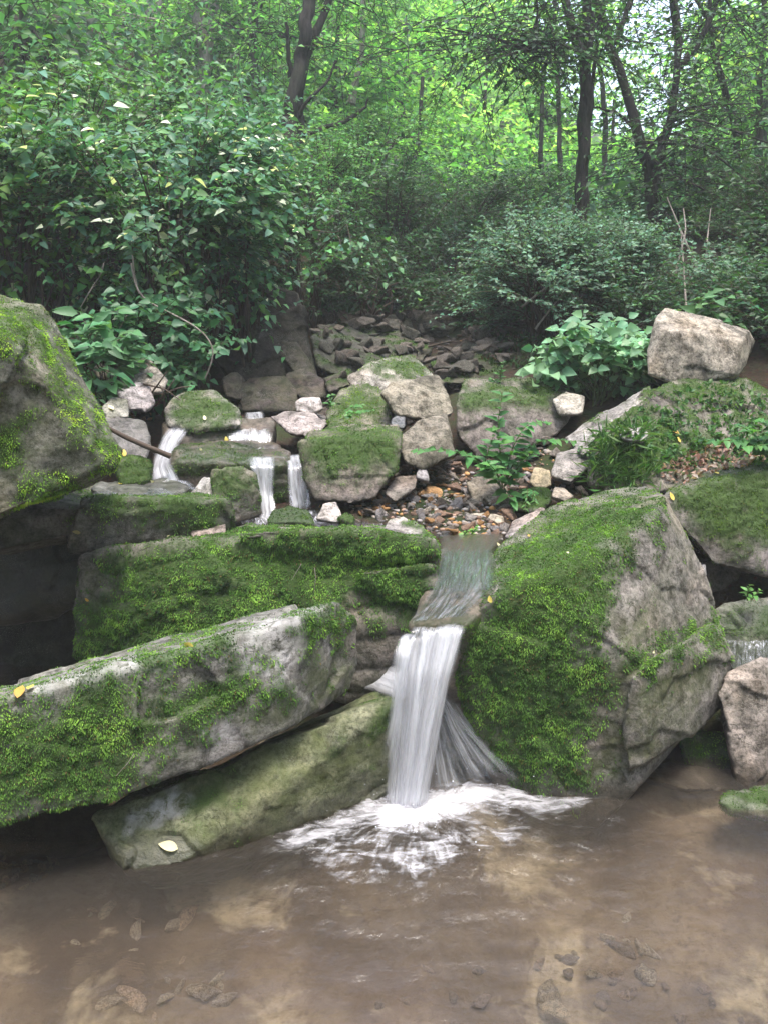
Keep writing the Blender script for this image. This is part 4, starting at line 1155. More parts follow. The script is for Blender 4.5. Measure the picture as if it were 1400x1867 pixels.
cascade('narrow white cascade falling left of the dark wet ledge front, centre of the stream', [(448, 832, 3.16), (456, 850, 3.08), (468, 900, 3.06), (472, 955, 3.0)], [(504, 832, 3.16), (503, 850, 3.08), (500, 900, 3.06), (508, 958, 2.96)], seed=1.0, base=(485, 955, 3))
cascade('white cascade falling against the blocky moss rock, right end of the wet ledge', [(518, 828, 3.26), (524, 850, 3.14), (524, 890, 3.1), (530, 945, 3.04)], [(552, 828, 3.26), (556, 850, 3.14), (566, 890, 3.1), (570, 930, 3.06)], seed=2.0, base=(550, 935, 3.06))
cascade('topmost small white cascade onto the wet ledge', [(412, 776, 3.62), (416, 790, 3.48), (416, 816, 3.44)], [(495, 774, 3.66), (498, 790, 3.5), (497, 814, 3.46)], 34, 24, seed=3.0, base=(460, 812, 3.45))
cascade('left cascade sliding steeply down beside the wet speckled block', [(310, 778, 3.44), (292, 800, 3.36), (278, 840, 3.24), (272, 884, 3.0)], [(348, 780, 3.44), (335, 800, 3.38), (312, 842, 3.1), (338, 890, 2.96)], seed=4.0, base=(300, 885, 3.0))
cascade('thin veil of water high at the top of the little stream steps', [(446, 752, 3.9), (448, 762, 3.75), (446, 778, 3.68)], [(482, 750, 3.9), (484, 762, 3.75), (488, 778, 3.68)], 20, 18, seed=5.0, base=(465, 776, 3.68))


def thin(name, L, Rr, white, nu=30, nv=30, seed=0, amp=.006, edge=.1, top=.05, bot=.0, lift=.006):
    o = sheet(name, L, Rr, nu, nv, M_THIN, None, amp, seed, edge, top, bot, white, 0.0, lift)
    return tag(o, kind='structure')


thin('stream_water', [(800, 985, 2.78), (796, 1020, 2.55), (780, 1090, 2.29), (742, 1150, 2.13)], [(925, 985, 2.74), (905, 1015, 2.49), (905, 1086, 2.19), (856, 1138, 2.10)], (.0, .05, .10, .30), 40, 60, 1.3, .003, .16, lift=.026)
thin('stream_water', [(425, 936, 3.04), (430, 964, 2.86)], [(610, 930, 3.04), (640, 962, 2.86)], (.5, .8, .4), 40, 24, 6.4, .004, .3, top=.2, bot=.3)
thin('stream_water', [(262, 872, 3.1), (268, 896, 2.96)], [(350, 878, 3.06), (372, 900, 2.94)], (.6, .9, .4), 30, 24, 7.4, .004, .3, top=.2, bot=.3)
thin('stream_water', [(480, 960, 2.84), (470, 945, 3.0), (480, 930, 3.15)], [(930, 992, 2.70), (900, 950, 2.98), (760, 925, 3.2)], (.2, .25, .5), 60, 24, 2.2, .003, .05)
thin('stream_water', [(270, 880, 3.05), (220, 885, 2.93), (165, 900, 2.76)], [(345, 892, 2.98), (330, 905, 2.76), (200, 922, 2.66)], (.55, .25, .1), 30, 40, 3.1, .004, .15)
thin('stream_water', [(1300, 1160, 2.62), (1306, 1222, 2.36)], [(1480, 1150, 2.68), (1480, 1224, 2.34)], (.1, .7, .4, .1), 30, 20, 4.4, .003, .2)
thin('stream_water', [(425, 812, 3.48), (330, 835, 3.2)], [(500, 808, 3.5), (535, 838, 3.18)], (.35, .75), 30, 20, 5.4, .003, .16)
thin('stream_water', [(440, 778, 3.7), (420, 790, 3.56)], [(500, 772, 3.7), (505, 792, 3.55)], (.4, .6), 30, 20, 8.4, .003, .16)

# ------------------------------------------------------------------ foliage generators
UP = np.array((0, 0, 1.0))


def leaf_mesh(base, d, nr, L, W, col, shape='ovate', fold=.22, curl=.18):
    n = len(base)
    d = nrmz(d)
    s = nrmz(np.cross(nr, d))
    nn = np.cross(d, s)
    L = np.asarray(L)[:, None]
    W = np.asarray(W)[:, None]
    if shape == 'ovate':
        o = [base, base + d * L * .28 + s * W * .5 + nn * W * fold, base + d * L * .64 + s * W * .36 + nn * W * (fold * .6) - nn * L * curl * .4, base + d * L - nn * L * curl,
             base + d * L * .64 - s * W * .36 + nn * W * (fold * .6) - nn * L * curl * .4, base + d * L * .28 - s * W * .5 + nn * W * fold, base + d * L * .32, base + d * L * .66 - nn * L * curl * .45]
        V = np.stack(o, 1).reshape(-1, 3)
        i = np.arange(n)[:, None] * 8
        tri = np.concatenate([i + np.array(q) for q in ((0, 6, 1), (2, 7, 3), (3, 7, 4), (0, 5, 6))])
        quad = np.concatenate([i + np.array(q) for q in ((1, 6, 7, 2), (6, 5, 4, 7))])
        return V, [tri, quad], np.repeat(col, 8, 0)
    o = [base, base + d * L * .48 + s * W * .5 + nn * W * fold, base + d * L - nn * L * curl, base + d * L * .48 - s * W * .5 + nn * W * fold]
    V = np.stack(o, 1).reshape(-1, 3)
    i = np.arange(n)[:, None] * 4
    return V, [np.concatenate((i + np.array((0, 2, 1)), i + np.array((0, 3, 2))))], np.repeat(col, 4, 0)


def palette(rng, n, cols, var=.22):
    cols = np.array(cols)
    k = rng.integers(len(cols), size=n)
    c = cols[k] * (1 + rng.normal(0, var, (n, 1)))
    c[:, 0] *= 1 + rng.normal(0, .12, n)
    return np.clip(c, .004, .9)


def sprays(rng, S, D, Ln, K, leafL, droop=.25, face=.45, sag=.18, jitter=.4, side=.8):
    """twigs S (T,3) with directions D, lengths Ln, K leaves on each"""
    T = len(S)
    t = (np.arange(K) + .6)[None] / K * (1 + 0 * Ln[:, None])
    t = t + rng.normal(0, .03, t.shape)
    pos = S[:, None] + D[:, None] * (Ln[:, None] * t)[..., None] - UP * (sag * Ln[:, None] * t ** 2)[..., None]
    sd = nrmz(np.cross(D, UP) + 1e-6)
    sg = np.where(np.arange(K) % 2 == 0, 1.0, -1.0)[None, :, None]
    ld = nrmz(D[:, None] * .5 + sd[:, None] * sg * side + rng.normal(0, jitter * .6, (T, K, 3)) - UP * droop)
    nr = nrmz(UP + np.array((0, -1, 0)) * face + rng.normal(0, jitter, (T, K, 3)))
    L = leafL * (.42 + .95 * rng.random((T, K))) * (1 - .35 * np.abs(t - .55))
    return pos.reshape(-1, 3), ld.reshape(-1, 3), nr.reshape(-1, 3), L.ravel()


def twig_tubes(S, D, Ln, r, sag=.18):
    T = len(S)
    t = np.array((0, .5, 1.0))
    c = S[:, None] + D[:, None] * (Ln[:, None] * t)[..., None] - UP * (sag * Ln[:, None] * t ** 2)[..., None]
    a = nrmz(np.cross(D, UP) + 1e-6)
    b = np.cross(D, a)
    rad = (np.asarray(r) * np.ones(T))[:, None] * np.array((1, .75, .35))[None]
    V = []
    for k in range(3):
        an = k * 2.0944
        V.append(c + (a * math.cos(an) + b * math.sin(an))[:, None] * rad[..., None])
    V = np.stack(V, 2)          # T,3rings,3sides,3
    i = np.arange(T)[:, None] * 9
    Q = []
    for rg in range(2):
        for k in range(3):
            k2 = (k + 1) % 3
            Q.append(i + np.array((rg * 3 + k, rg * 3 + k2, rg * 3 + 3 + k2, rg * 3 + 3 + k)))
    return V.reshape(-1, 3), np.concatenate(Q)


def tube(path, rad, sides=7, noise=0.0, seed=0):
    path = np.asarray(path, float)
    rad = np.asarray(rad, float)
    n = len(path)
    tg = nrmz(np.gradient(path, axis=0))
    ref = np.array((.3, .9, .1))
    a = nrmz(np.cross(tg, ref))
    b = np.cross(tg, a)
    an = np.arange(sides) / sides * 2 * math.pi
    ring = a[:, None] * np.cos(an)[None, :, None] + b[:, None] * np.sin(an)[None, :, None]
    V = path[:, None] + ring * rad[:, None, None]
    if noise:
        q = V.reshape(-1, 3)
        dn = fbm(q * np.array((9, 9, 3)) + seed, 3).reshape(n, sides)
        V = V + ring * (rad[:, None] * noise * dn)[..., None]
    ii = np.arange(n * sides).reshape(n, sides)
    Q = np.stack((ii[:-1], np.roll(ii[:-1], -1, 1), np.roll(ii[1:], -1, 1), ii[1:]), -1).reshape(-1, 4)
    return V.reshape(-1, 3), Q


def curve(pts, n=16):
    a = np.array(pts, float)
    s = np.linspace(0, 1, len(a))
    t = np.linspace(0, 1, n)
    o = np.stack([np.interp(t, s, a[:, k]) for k in range(3)], 1)
    for _ in range(max(1, n // 6)):
        o[1:-1] = .25 * o[:-2] + .5 * o[1:-1] + .25 * o[2:]
    return o


class Bag:
    def __init__(s):
        s.V, s.F, s.n = [], [], 0

    def add(s, V, F_):
        s.V.append(V)
        s.F.append(F_ + s.n)
        s.n += len(V)

    def link(s, name, mat, parent, loc):
        if not s.V:
            return None
        me = mesh_np(name, np.concatenate(s.V) - np.array(loc), [np.concatenate(s.F)], True)
        return link(name, me, mat, parent)


def link_leaves(name, mat, parent, loc, base, d, nr, L, W, col, shape):
    V, F_, cc = leaf_mesh(base, d, nr, L, W, col, shape)
    me = mesh_np(name, V - np.array(loc), F_)
    set_col(me, cc)
    return link(name, me, mat, parent)


def shrub(name, label, cat, base, cen, rad, nst, ntw, K, leafL, cols, seed, wr=.55, tw=(.18, .42), group=None, shape='ovate', pale=0.0, stemr=.010, face=.45, droop=.25, mat=None, twr=.0022, sag=.18, stem_mat=None, low=-.25, jitter=.4, side=.8):
    rng = np.random.default_rng(seed)
    base, cen, rad = np.array(base, float), np.array(cen, float), np.array(rad, float)
    e = empty(name, tuple(base))
    tag(e, label, cat, group)
    bag = Bag()
    S, D, Ln = [], [], []
    for k in range(nst):
        u = nrmz(rng.normal(size=3))
        if u[2] < low:
            u[2] = abs(u[2])
        u = nrmz(u)
        tgt = cen + rad * u * (.55 + .45 * rng.random())
        b0 = base + np.array((rng.normal(0, .35 * rad[0] * .4), rng.normal(0, .35 * rad[1] * .4), -.05))
        b0[2] = max(b0[2], g1(b0[0], b0[1]) - .05) if base[2] - g1(base[0], base[1]) < .4 else b0[2]
        c1 = b0 + (tgt - b0) * .45 + UP * .28 * np.linalg.norm(tgt - b0) * (.6 + .6 * rng.random()) + rng.normal(0, .06, 3)
        pa = curve([b0, b0 + (c1 - b0) * .5 + rng.normal(0, .03, 3), c1, c1 + (tgt - c1) * .55, tgt], 14)
        bag.add(*tube(pa, np.linspace(stemr * (.6 + .7 * rng.random()), stemr * .25, 14), 5))
        tt = .30 + .70 * rng.random(ntw) ** .8
        idx = np.clip((tt * 13).astype(int), 0, 12)
        st = pa[idx] + (pa[idx + 1] - pa[idx]) * rng.random((ntw, 1))
        og = nrmz(st - (cen - UP * rad[2] * .4))
        dd = nrmz(og * np.array((1, 1, .45)) + rng.normal(0, .5, (ntw, 3)) * np.array((1, 1, .45)) + UP * .12)
        S.append(st)
        D.append(dd)
        Ln.append(tw[0] + (tw[1] - tw[0]) * rng.random(ntw))
    S, D, Ln = np.concatenate(S), np.concatenate(D), np.concatenate(Ln)
    bag.add(*twig_tubes(S, D, Ln, twr, sag))
    bag.link('stems', stem_mat or M_STEM, e, base)
    pos, ld, nr, L = sprays(rng, S, D, Ln, K, leafL, droop, face, sag, jitter, side)
    col = palette(rng, len(pos), cols)
    # neighbouring sprays share a tone
    col *= (1 + .45 * np.clip(fbm(pos / (.35 * max(rad)) + seed, 2), -.8, .8))[:, None]
    if pale:
        m = rng.random(len(pos)) < pale
        col[m] = np.array((.74, .80, .60)) * (.7 + .5 * rng.random((m.sum(), 1)))
    link_leaves('foliage', mat or M_LEAF, e, base, pos, ld, nr, L, L * wr, col, shape)
    return e


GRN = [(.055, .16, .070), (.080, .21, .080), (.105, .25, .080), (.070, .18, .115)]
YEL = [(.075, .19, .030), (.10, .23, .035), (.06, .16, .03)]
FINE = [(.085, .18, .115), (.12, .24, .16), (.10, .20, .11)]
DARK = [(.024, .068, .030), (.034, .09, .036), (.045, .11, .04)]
BRI = [(.20, .44, .11), (.27, .52, .13), (.17, .38, .10), (.34, .55, .20)]  # sunlight on the background raised into these leaf greens
MIDG = [(.11, .27, .09), (.15, .33, .11), (.08, .22, .08)]


def at(px, py, d):
    p = P(px, py, d)
    return p


def ground_at(px, d):
    x = (px - 700) / F * d * 1.0
    return np.array((x, d, g1(x, d)))


# big broad-leaved shrub mass on the left bank
for i, (bx, bd, cx, cy, cd, rx, ry, rz, nst, ntw, lb, cols) in enumerate((
    (330, 4.5, 290, 340, 4.3, .60, .5, .40, 40, 18, 'broad leaved green shrub dotted with white tipped leaves, over the low leafy plant', GRN),
    (450, 4.7, 430, 375, 4.6, .27, .4, .40, 26, 16, 'blue green broad leaved shrub leaning over the dark bank, right of the white dotted shrub', GRN),
    (60, 4.2, 60, 350, 4.2, .46, .45, .46, 38, 18, 'light yellow green shrub at the left edge above the leaning boulder', GRN + YEL),
    (150, 5.0, 180, 220, 5.2, .58, .5, .34, 32, 18, 'tall shrub with yellow green upper sprays behind the white dotted shrub', YEL + GRN[1:3]),
    (380, 5.2, 370, 275, 5.3, .50, .5, .34, 30, 18, 'bushy green shrub below the pale forked trunk', GRN),
)):
    shrub('broadleaf_shrub', lb, 'shrub', ground_at(bx, bd), P(cx, cy, cd), (rx, ry, rz), nst, ntw, 9, .056 if i < 3 else .054, cols, 40 + i, .62, (.18, .42), 'broad leaved shrubs on the left bank', pale=.05 if i < 3 else .012, stemr=.011, face=.55, low=-.45)
# hanging spray right of the shrub
shrub('hanging_vine', 'arching vine of small heart shaped leaves hanging right of the left shrubs', 'vine', P(560, 400, 4.7), P(620, 410, 4.4), (.13, .2, .14), 3, 3, 12, .042, GRN[1:], 51, .75, (.25, .5), sag=.8, twr=.0016, stemr=.004, low=-.9, droop=.5)
shrub('hanging_vine', 'arching vine spray with leaves in pairs over the dark gully mouth', 'vine', P(570, 470, 4.8), P(625, 500, 4.5), (.13, .2, .10), 3, 4, 10, .040, GRN[1:], 53, .75, (.2, .4), sag=.7, twr=.0016, stemr=.004, low=-.9, droop=.5)
# low leafy plant between boulder and gully
shrub('leafy_plant', 'low bramble like plant with toothed leaves behind the pointed grey rock', 'plant', ground_at(290, 3.95), P(290, 622, 3.95), (.30, .22, .16), 34, 9, 7, .058, [(.06, .17, .07), (.08, .20, .075), (.05, .15, .07)], 61, .66, (.1, .25), stemr=.004, face=.7)
shrub('leafy_plant', 'fresh green plant with long pointed leaves beside the leaning left boulder', 'plant', ground_at(165, 3.5), P(160, 640, 3.5), (.13, .12, .14), 12, 6, 6, .085, [(.07, .19, .08), (.09, .22, .09)], 62, .5, (.08, .18), stemr=.004, face=.6)
# right fine-leaved shrub
for i, (bx, bd, cx, cy, cd, rx, ry, rz, nst, lb) in enumerate((
    (1000, 4.9, 985, 525, 4.75, .40, .38, .36, 70, 'dense rounded shrub with fine grey green leaves right of the stream'),
    (1120, 5.1, 1105, 510, 5.0, .28, .38, .30, 44, 'fine leaved shrub in front of the straight dark trunk'),
    (1310, 4.9, 1300, 545, 4.9, .34, .38, .14, 22, 'drooping fine leaved shrub behind the squarish beige boulder'),
)):
    shrub('fine_leaf_shrub', lb, 'shrub', ground_at(bx, bd), P(cx, cy, cd), (rx, ry, rz), nst, 16, 16, .030, FINE, 70 + i, .55, (.18, .36), 'fine leaved shrubs on the right bank', 'diamond', stemr=.008, face=.7, droop=.15, low=-.4)
shrub('nettle_plant', 'clump of pale green nettle leaved plants left of the squarish beige boulder', 'plant', ground_at(1090, 3.9), P(1090, 660, 3.85), (.26, .18, .16), 34, 8, 6, .062, [(.17, .34, .18), (.14, .29, .15), (.20, .37, .20)], 81, .72, (.08, .2), stemr=.004, face=.8, stem_mat=M_PSTEM)
shrub('leafy_weed', 'light green weed growing on top of the squarish beige boulder from behind', 'plant', ground_at(1255, 4.1), P(1258, 570, 4.0), (.08, .08, .12), 6, 5, 5, .07, [(.09, .21, .08), (.07, .18, .06)], 83, .5, (.06, .14), stemr=.003, face=.6, stem_mat=M_PSTEM)


def seedling(label, stems, leafL, cols, seed, wr=.5, name='seedling'):
    """stems: list of pixel paths; opposite leaves along each"""
    rng = np.random.default_rng(seed)
    loc = P(*stems[0][0])
    e = empty(name, tuple(loc))
    tag(e, label, 'plant')
    bag = Bag()
    B, Dd, Nn, Ls = [], [], [], []
    for st in stems:
        pa = curve([P(*q) for q in st], 14)
        ln = np.linalg.norm(np.diff(pa, axis=0), axis=1).sum()
        bag.add(*tube(pa, np.linspace(.0032, .0012, 14), 5))
        k = max(4, int(ln / (leafL * .36)))
        for j in range(k):
            t = .12 + .88 * (j + .5) / k
            i = min(12, int(t * 13))
            p = pa[i] + (pa[i + 1] - pa[i]) * (t * 13 - i)
            dr = nrmz(pa[i + 1] - pa[i])
            a0 = rng.random() * 6.28 if abs(dr[2]) > .5 else (j % 2) * 3.14
            for sgn in (1, -1):
                if abs(dr[2]) > .5:
                    s = np.array((math.cos(a0), math.sin(a0), 0)) * sgn
                else:
                    s = nrmz(np.cross(dr, UP)) * sgn
                B.append(p)
                Dd.append(nrmz(s + dr * .45 + rng.normal(0, .2, 3) - UP * .12))
                Nn.append(nrmz(UP + np.array((0, -.55, 0)) + rng.normal(0, .25, 3)))
                Ls.append(leafL * (.6 + .6 * rng.random()) * (1.1 - .5 * t))
    bag.link('stems', M_PSTEM, e, loc)
    B, Dd, Nn, Ls = map(np.array, (B, Dd, Nn, Ls))
    link_leaves('foliage', M_LEAF, e, loc, B, Dd, Nn, Ls, Ls * wr, palette(rng, len(B), cols, .15), 'ovate')
    return e


LG = [(.07, .20, .05), (.09, .24, .06), (.06, .17, .05)]
seedling('bright green leafy seedling growing from the rubble in front of the large dark block',
         [[(915, 890, 3.08), (912, 830, 3.06), (905, 780, 3.05), (915, 715, 3.06)], [(920, 885, 3.08), (930, 820, 3.0), (960, 770, 2.98), (1000, 770, 2.98)], [(918, 888, 3.08), (940, 830, 3.02), (990, 800, 3.0), (1045, 805, 3.0)],
          [(910, 885, 3.08), (880, 850, 3.0), (900, 790, 3.0)], [(920, 885, 3.08), (945, 850, 2.98), (970, 825, 2.95)], [(912, 890, 3.08), (905, 860, 2.98), (890, 845, 2.95)], [(918, 890, 3.08), (930, 905, 2.98), (938, 925, 2.96)], [(910, 885, 3.08), (880, 840, 3.02), (820, 820, 3.0), (755, 822, 3.0)]],
         .074, LG, 91, .52)
seedling('leafy sprig with broad light leaves at the right edge above the right mossy boulder',
         [[(1400, 835, 2.95), (1360, 800, 2.9), (1300, 805, 2.86)], [(1400, 835, 2.95), (1375, 790, 2.9), (1345, 775, 2.88)], [(1420, 835, 2.95), (1410, 780, 2.9), (1385, 765, 2.9)], [(1420, 835, 2.95), (1395, 810, 2.88), (1350, 815, 2.85)]],
         .065, LG, 92, .62, 'leafy_sprig')
seedling('tiny light green plant by the cream stones of the upper pool', [[(850, 985, 2.78), (862, 970, 2.76), (870, 958, 2.76)], [(850, 985, 2.78), (845, 975, 2.76), (852, 968, 2.75)]], .030, [(.14, .3, .06)], 93, .6, 'sprout')
seedling('tiny sprout in the dark gap under the right edge boulder', [[(1362, 1095, 2.6), (1362, 1080, 2.6), (1366, 1065, 2.6)], [(1368, 1095, 2.6), (1385, 1075, 2.6)]], .03, [(.12, .28, .06)], 94, .5, 'sprout')
seedling('small green sprout behind the white perched stone', [[(600, 745, 3.7), (602, 730, 3.7), (605, 718, 3.7)], [(600, 745, 3.7), (615, 735, 3.7)]], .04, LG, 95, .6, 'sprout')
seedling('trailing weed leaves on the sloping moss covered rock', [[(620, 765, 3.38), (650, 750, 3.4), (680, 748, 3.42)], [(620, 765, 3.38), (640, 742, 3.45), (660, 738, 3.48)]], .035, LG, 96, .6, 'weed')
seedling('fern like weed hanging below the leafy seedling', [[(955, 900, 3.0), (962, 890, 2.96), (956, 930, 2.92)], [(958, 900, 3.0), (972, 895, 2.95), (975, 915, 2.92)]], .03, LG, 97, .4, 'weed')
seedling('small weed at the top of the dark mossy block', [[(910, 700, 3.8), (912, 680, 3.8), (915, 660, 3.8)], [(905, 700, 3.8), (895, 690, 3.8)]], .035, LG, 98, .6, 'weed')

# grass and creeping weeds on the right bank mound and the left bank
def ground_cover(name, poly, n, leafL, cols, seed, wr, up_mix, label=None):
    rng = np.random.default_rng(seed)
    B, D, Nn, L = [], [], [], []
    for _ in range(n):
        q = in_poly(rng, poly)
        p, nr = hit(*q)
        if p is None:
            continue
        k = 5
        for j in range(k):
            B.append(p + rng.normal(0, leafL * .4, 3) * np.array((1, 1, .3)))
            D.append(nrmz(nr * up_mix + rng.normal(0, .6, 3) + UP * .25))
            Nn.append(nrmz(nr + rng.normal(0, .4, 3) + UP * .3))
            L.append(leafL * (.5 + rng.random()))
    B, D, Nn, L = map(np.array, (B, D, Nn, L))
    V, F_, cc = leaf_mesh(B, D, Nn, L, L * wr, palette(rng, len(B), cols), 'diamond')
    me = mesh_np(name, V, F_)
    set_col(me, cc)
    return tag(link(name, me, M_LEAF), label, None, None, 'stuff')


ground_cover('undergrowth', [(1060, 820), (1180, 720), (1330, 690), (1400, 730), (1400, 850), (1250, 850), (1100, 890)], 420, .020, [(.05, .13, .03), (.08, .18, .04), (.06, .14, .05)], 201, .6, .6)
ground_cover('grass', [(1070, 890), (1090, 800), (1160, 780), (1190, 880)], 130, .07, [(.09, .19, .05), (.07, .16, .04)], 202, .06, .5)
ground_cover('undergrowth', [(0, 500), (380, 520), (390, 600), (130, 560)], 500, .05, DARK + GRN[:1], 203, .55, .6)
ground_cover('undergrowth', [(560, 540), (860, 540), (850, 568), (560, 575)], 300, .04, DARK, 204, .55, .6)
ground_cover('undergrowth', [(880, 600), (1020, 620), (1000, 690), (880, 660)], 260, .03, [(.05, .09, .03), (.07, .05, .03), (.04, .09, .03)], 205, .5, .6)
# brown leaf litter on the right bank
ground_cover('leaf_litter', [(1200, 850), (1330, 800), (1400, 815), (1400, 840), (1300, 862), (1230, 890)], 130, .022, [(.22, .12, .09), (.28, .18, .14), (.3, .22, .18)], 206, .6, .2)

# ------------------------------------------------------------------ trees
def tree(name, label, limbs, crowns, leafL, cols, seed, bark=None, group=None, mat=None, K=10, tw=(.3, .7), shape='diamond', wr=.55, face=.3, twr=.004):
    """limbs: list of (pixel path, r0, r1); crowns: list of (centre, radii, n twigs)"""
    rng = np.random.default_rng(seed)
    loc = P(*limbs[0][0][0])
    e = empty(name, tuple(loc))
    tag(e, label, 'tree', group)
    bag = Bag()
    tips = []
    for j, (path, r0, r1) in enumerate(limbs):
        pa = curve([P(*q) for q in path], 26)
        pa[1:-1] += np.stack([fbm(np.stack((np.arange(24) * .22, np.full(24, seed + j), np.full(24, k * 9.))).T, 2) for k in range(3)], 1) * r0 * 1.1
        V, Q = tube(pa, np.linspace(r0, r1, 26) * (1 + .5 * np.exp(-np.arange(26) / 1.6) * (j == 0)), 10, .35, seed + j)
        bag.add(V, Q)
        tips.append(pa[10:])
    tips = np.concatenate(tips)
    S, D, Ln = [], [], []
    for cen, rad, n in crowns:
        cen, rad = np.array(cen), np.array(rad)
        # a few boughs from the limbs into this crown
        for _ in range(max(3, n // 55)):
            u = nrmz(rng.normal(size=3)) * rad * .8 * rng.random() ** .4 + cen
            a = tips[np.argmin(np.linalg.norm(tips - u, axis=1) + rng.random(len(tips)) * .6)]
            pa = curve([a, a + (u - a) * .4 + UP * .12 + rng.normal(0, .08, 3), u], 9)
            bag.add(*tube(pa, np.linspace(.014, .004, 9), 5))
            m = max(1, n // max(3, n // 55))
            tt = rng.random(m)
            i = np.clip((tt * 8).astype(int), 0, 7)
            st = pa[i] + rng.normal(0, .16, (m, 3)) * rad / rad.max() * 1.6
            S.append(st)
            D.append(nrmz((st - cen) * .5 + rng.normal(0, .6, (m, 3)) * np.array((1, 1, .35))))
            Ln.append(tw[0] + (tw[1] - tw[0]) * rng.random(m))
    if S:
        S, D, Ln = np.concatenate(S), np.concatenate(D), np.concatenate(Ln)
        bag.add(*twig_tubes(S, D, Ln, twr))
        pos, ld, nr, L = sprays(rng, S, D, Ln, K, leafL, .2, face, .2, .45)
        col = palette(rng, len(pos), cols) * (1 + .4 * np.clip(fbm(pos / .6 + seed, 2), -.8, .8))[:, None]
        link_leaves('crown', mat or M_LEAF2, e, loc, pos, ld, nr, L, L * wr, col, shape)
    bag.link('trunk', bark or M_BARK, e, loc)
    return e


tree('forked_tree', 'dark double trunk tree on the left slope with a side branch reaching right', [
    ([(525, 262, 7.0), (530, 200, 7.0), (548, 110, 7.0), (560, 40, 7.0), (575, -60, 7.0)], .062, .05),
    ([(545, 262, 7.1), (545, 190, 7.15), (555, 110, 7.2), (590, 30, 7.3), (620, -60, 7.4)], .042, .03),
    ([(535, 228, 7.0), (560, 185, 6.9), (598, 150, 6.9), (612, 110, 6.9)], .018, .007),
    ([(540, 250, 7.0), (600, 232, 6.9), (660, 205, 6.8), (672, 180, 6.8)], .022, .008),
    ([(530, 140, 7.0), (527, 90, 6.95), (522, 40, 6.9)], .02, .012)],
    [(P(480, 20, 8.0), (.8, .5, .45), 130), (P(660, 40, 7.9), (.7, .5, .5), 110), (P(600, -50, 7.4), (1.0, .6, .3), 100)], .055, MIDG + DARK[2:], 301)
tree('straight_tree', 'straight dark trunk tree rising behind the fine leaved shrub, right of centre', [
    ([(1052, 420, 6.0), (1060, 330, 6.0), (1066, 230, 6.0), (1068, 110, 6.0), (1078, -60, 6.0)], .050, .038),
    ([(1066, 115, 6.0), (1050, 70, 6.0), (1030, 10, 6.0), (1020, -60, 6.0)], .035, .025),
    ([(1062, 90, 6.0), (1000, 85, 5.9), (940, 96, 5.8)], .014, .006), ([(1074, 220, 6.05), (1082, 130, 6.1), (1090, 40, 6.1)], .016, .01)],
    [(P(960, 30, 5.6), (.75, .5, .28), 150), (P(1000, -20, 5.8), (1.2, .6, .3), 140)], .05, DARK + MIDG[:1], 302, mat=M_LEAF)
tree('leaning_tree', 'dark forked tree right of the straight trunk, one limb leaning left', [
    ([(1196, 470, 6.4), (1192, 400, 6.4), (1186, 330, 6.4), (1165, 250, 6.4), (1130, 140, 6.4), (1096, 30, 6.4), (1085, -60, 6.4)], .046, .03),
    ([(1190, 350, 6.4), (1205, 290, 6.45), (1222, 200, 6.5), (1240, 110, 6.5), (1222, -60, 6.5)], .034, .026),
    ([(1120, 80, 6.4), (1140, 30, 6.45), (1160, -40, 6.5)], .024, .018),
    ([(1240, 120, 6.5), (1280, 70, 6.6), (1320, -40, 6.7)], .026, .018),
    ([(1160, 240, 6.4), (1125, 205, 6.4), (1080, 195, 6.4)], .014, .008)],
    [(P(1345, 230, 5.9), (.5, .5, .5), 230), (P(1330, 60, 6.9), (.7, .4, .4), 120), (P(1360, 380, 5.8), (.5, .5, .35), 120), (P(1180, -40, 7.0), (.9, .5, .28), 100)], .05, DARK + MIDG[:1], 303, mat=M_LEAF)
tree('pale_tree', 'pale grey forked trunk behind the left shrubs', [
    ([(380, 265, 9.0), (376, 170, 9.0), (372, 90, 9.0), (366, 40, 9.0), (362, -60, 9.0)], .075, .06), ([(374, 100, 9.0), (384, 60, 9.05), (392, 10, 9.1), (394, -60, 9.1)], .05, .04)],
    [(P(330, 20, 9.6), (1.2, .8, .6), 120), (P(430, 30, 9.6), (1.2, .8, .6), 120)], .08, MIDG + YEL[:1], 304, M_PALE)
tree('pale_tree', 'slim pale trunk left of the grey forked trunk', [
    ([(264, 250, 10.0), (266, 130, 10.0), (268, 60, 10.0), (266, -60, 10.0)], .07, .05), ([(272, 80, 10.0), (285, 40, 10.0), (300, -40, 10.0)], .04, .03)],
    [(P(220, 40, 10.4), (1.3, .8, .7), 130)], .085, MIDG, 305, M_PALE)
tree('dark_tree', 'dim trunk seen through the leaves right of the pale forked trunk', [([(466, 270, 9.0), (466, 150, 9.0), (462, 60, 9.0), (470, -60, 9.0)], .05, .04)], [(P(480, 60, 9.4), (1., .8, .6), 110)], .08, MIDG, 306)
tree('slender_tree', 'slender leaning pale stem right of the double trunk tree', [([(640, 190, 9.5), (660, 100, 9.5), (662, 20, 9.5), (668, -60, 9.5)], .035, .028)], [(P(700, 60, 9.6), (1.1, .8, .7), 150)], .08, MIDG + BRI[:1], 307, M_PALE)
for j, (x0, y0, x1, d, lb) in enumerate(((1022, 300, 1010, 8.5, 'thin dark stem left of the straight trunk'), (988, 300, 1000, 9.5, 'farther thin stem in the bright gap left of the straight trunk'), (1105, 300, 1085, 9, 'thin dark stem just right of the straight trunk'), (1345, 330, 1290, 7.0, 'leaning bare stem at the right edge of the wood'), (1385, 300, 1392, 7.5, 'dark stem at the far right edge'))):
    tree('thin_tree', lb, [([(x0, y0 + 30, d), (x0 - 4, y0 - 100, d), (x1, 60, d), (x1, -60, d)], .024 + .003 * j, .016)], [(P(x1, 40, d + .3), (.8, .6, .4), 60)], .07, BRI + MIDG, 310 + j)

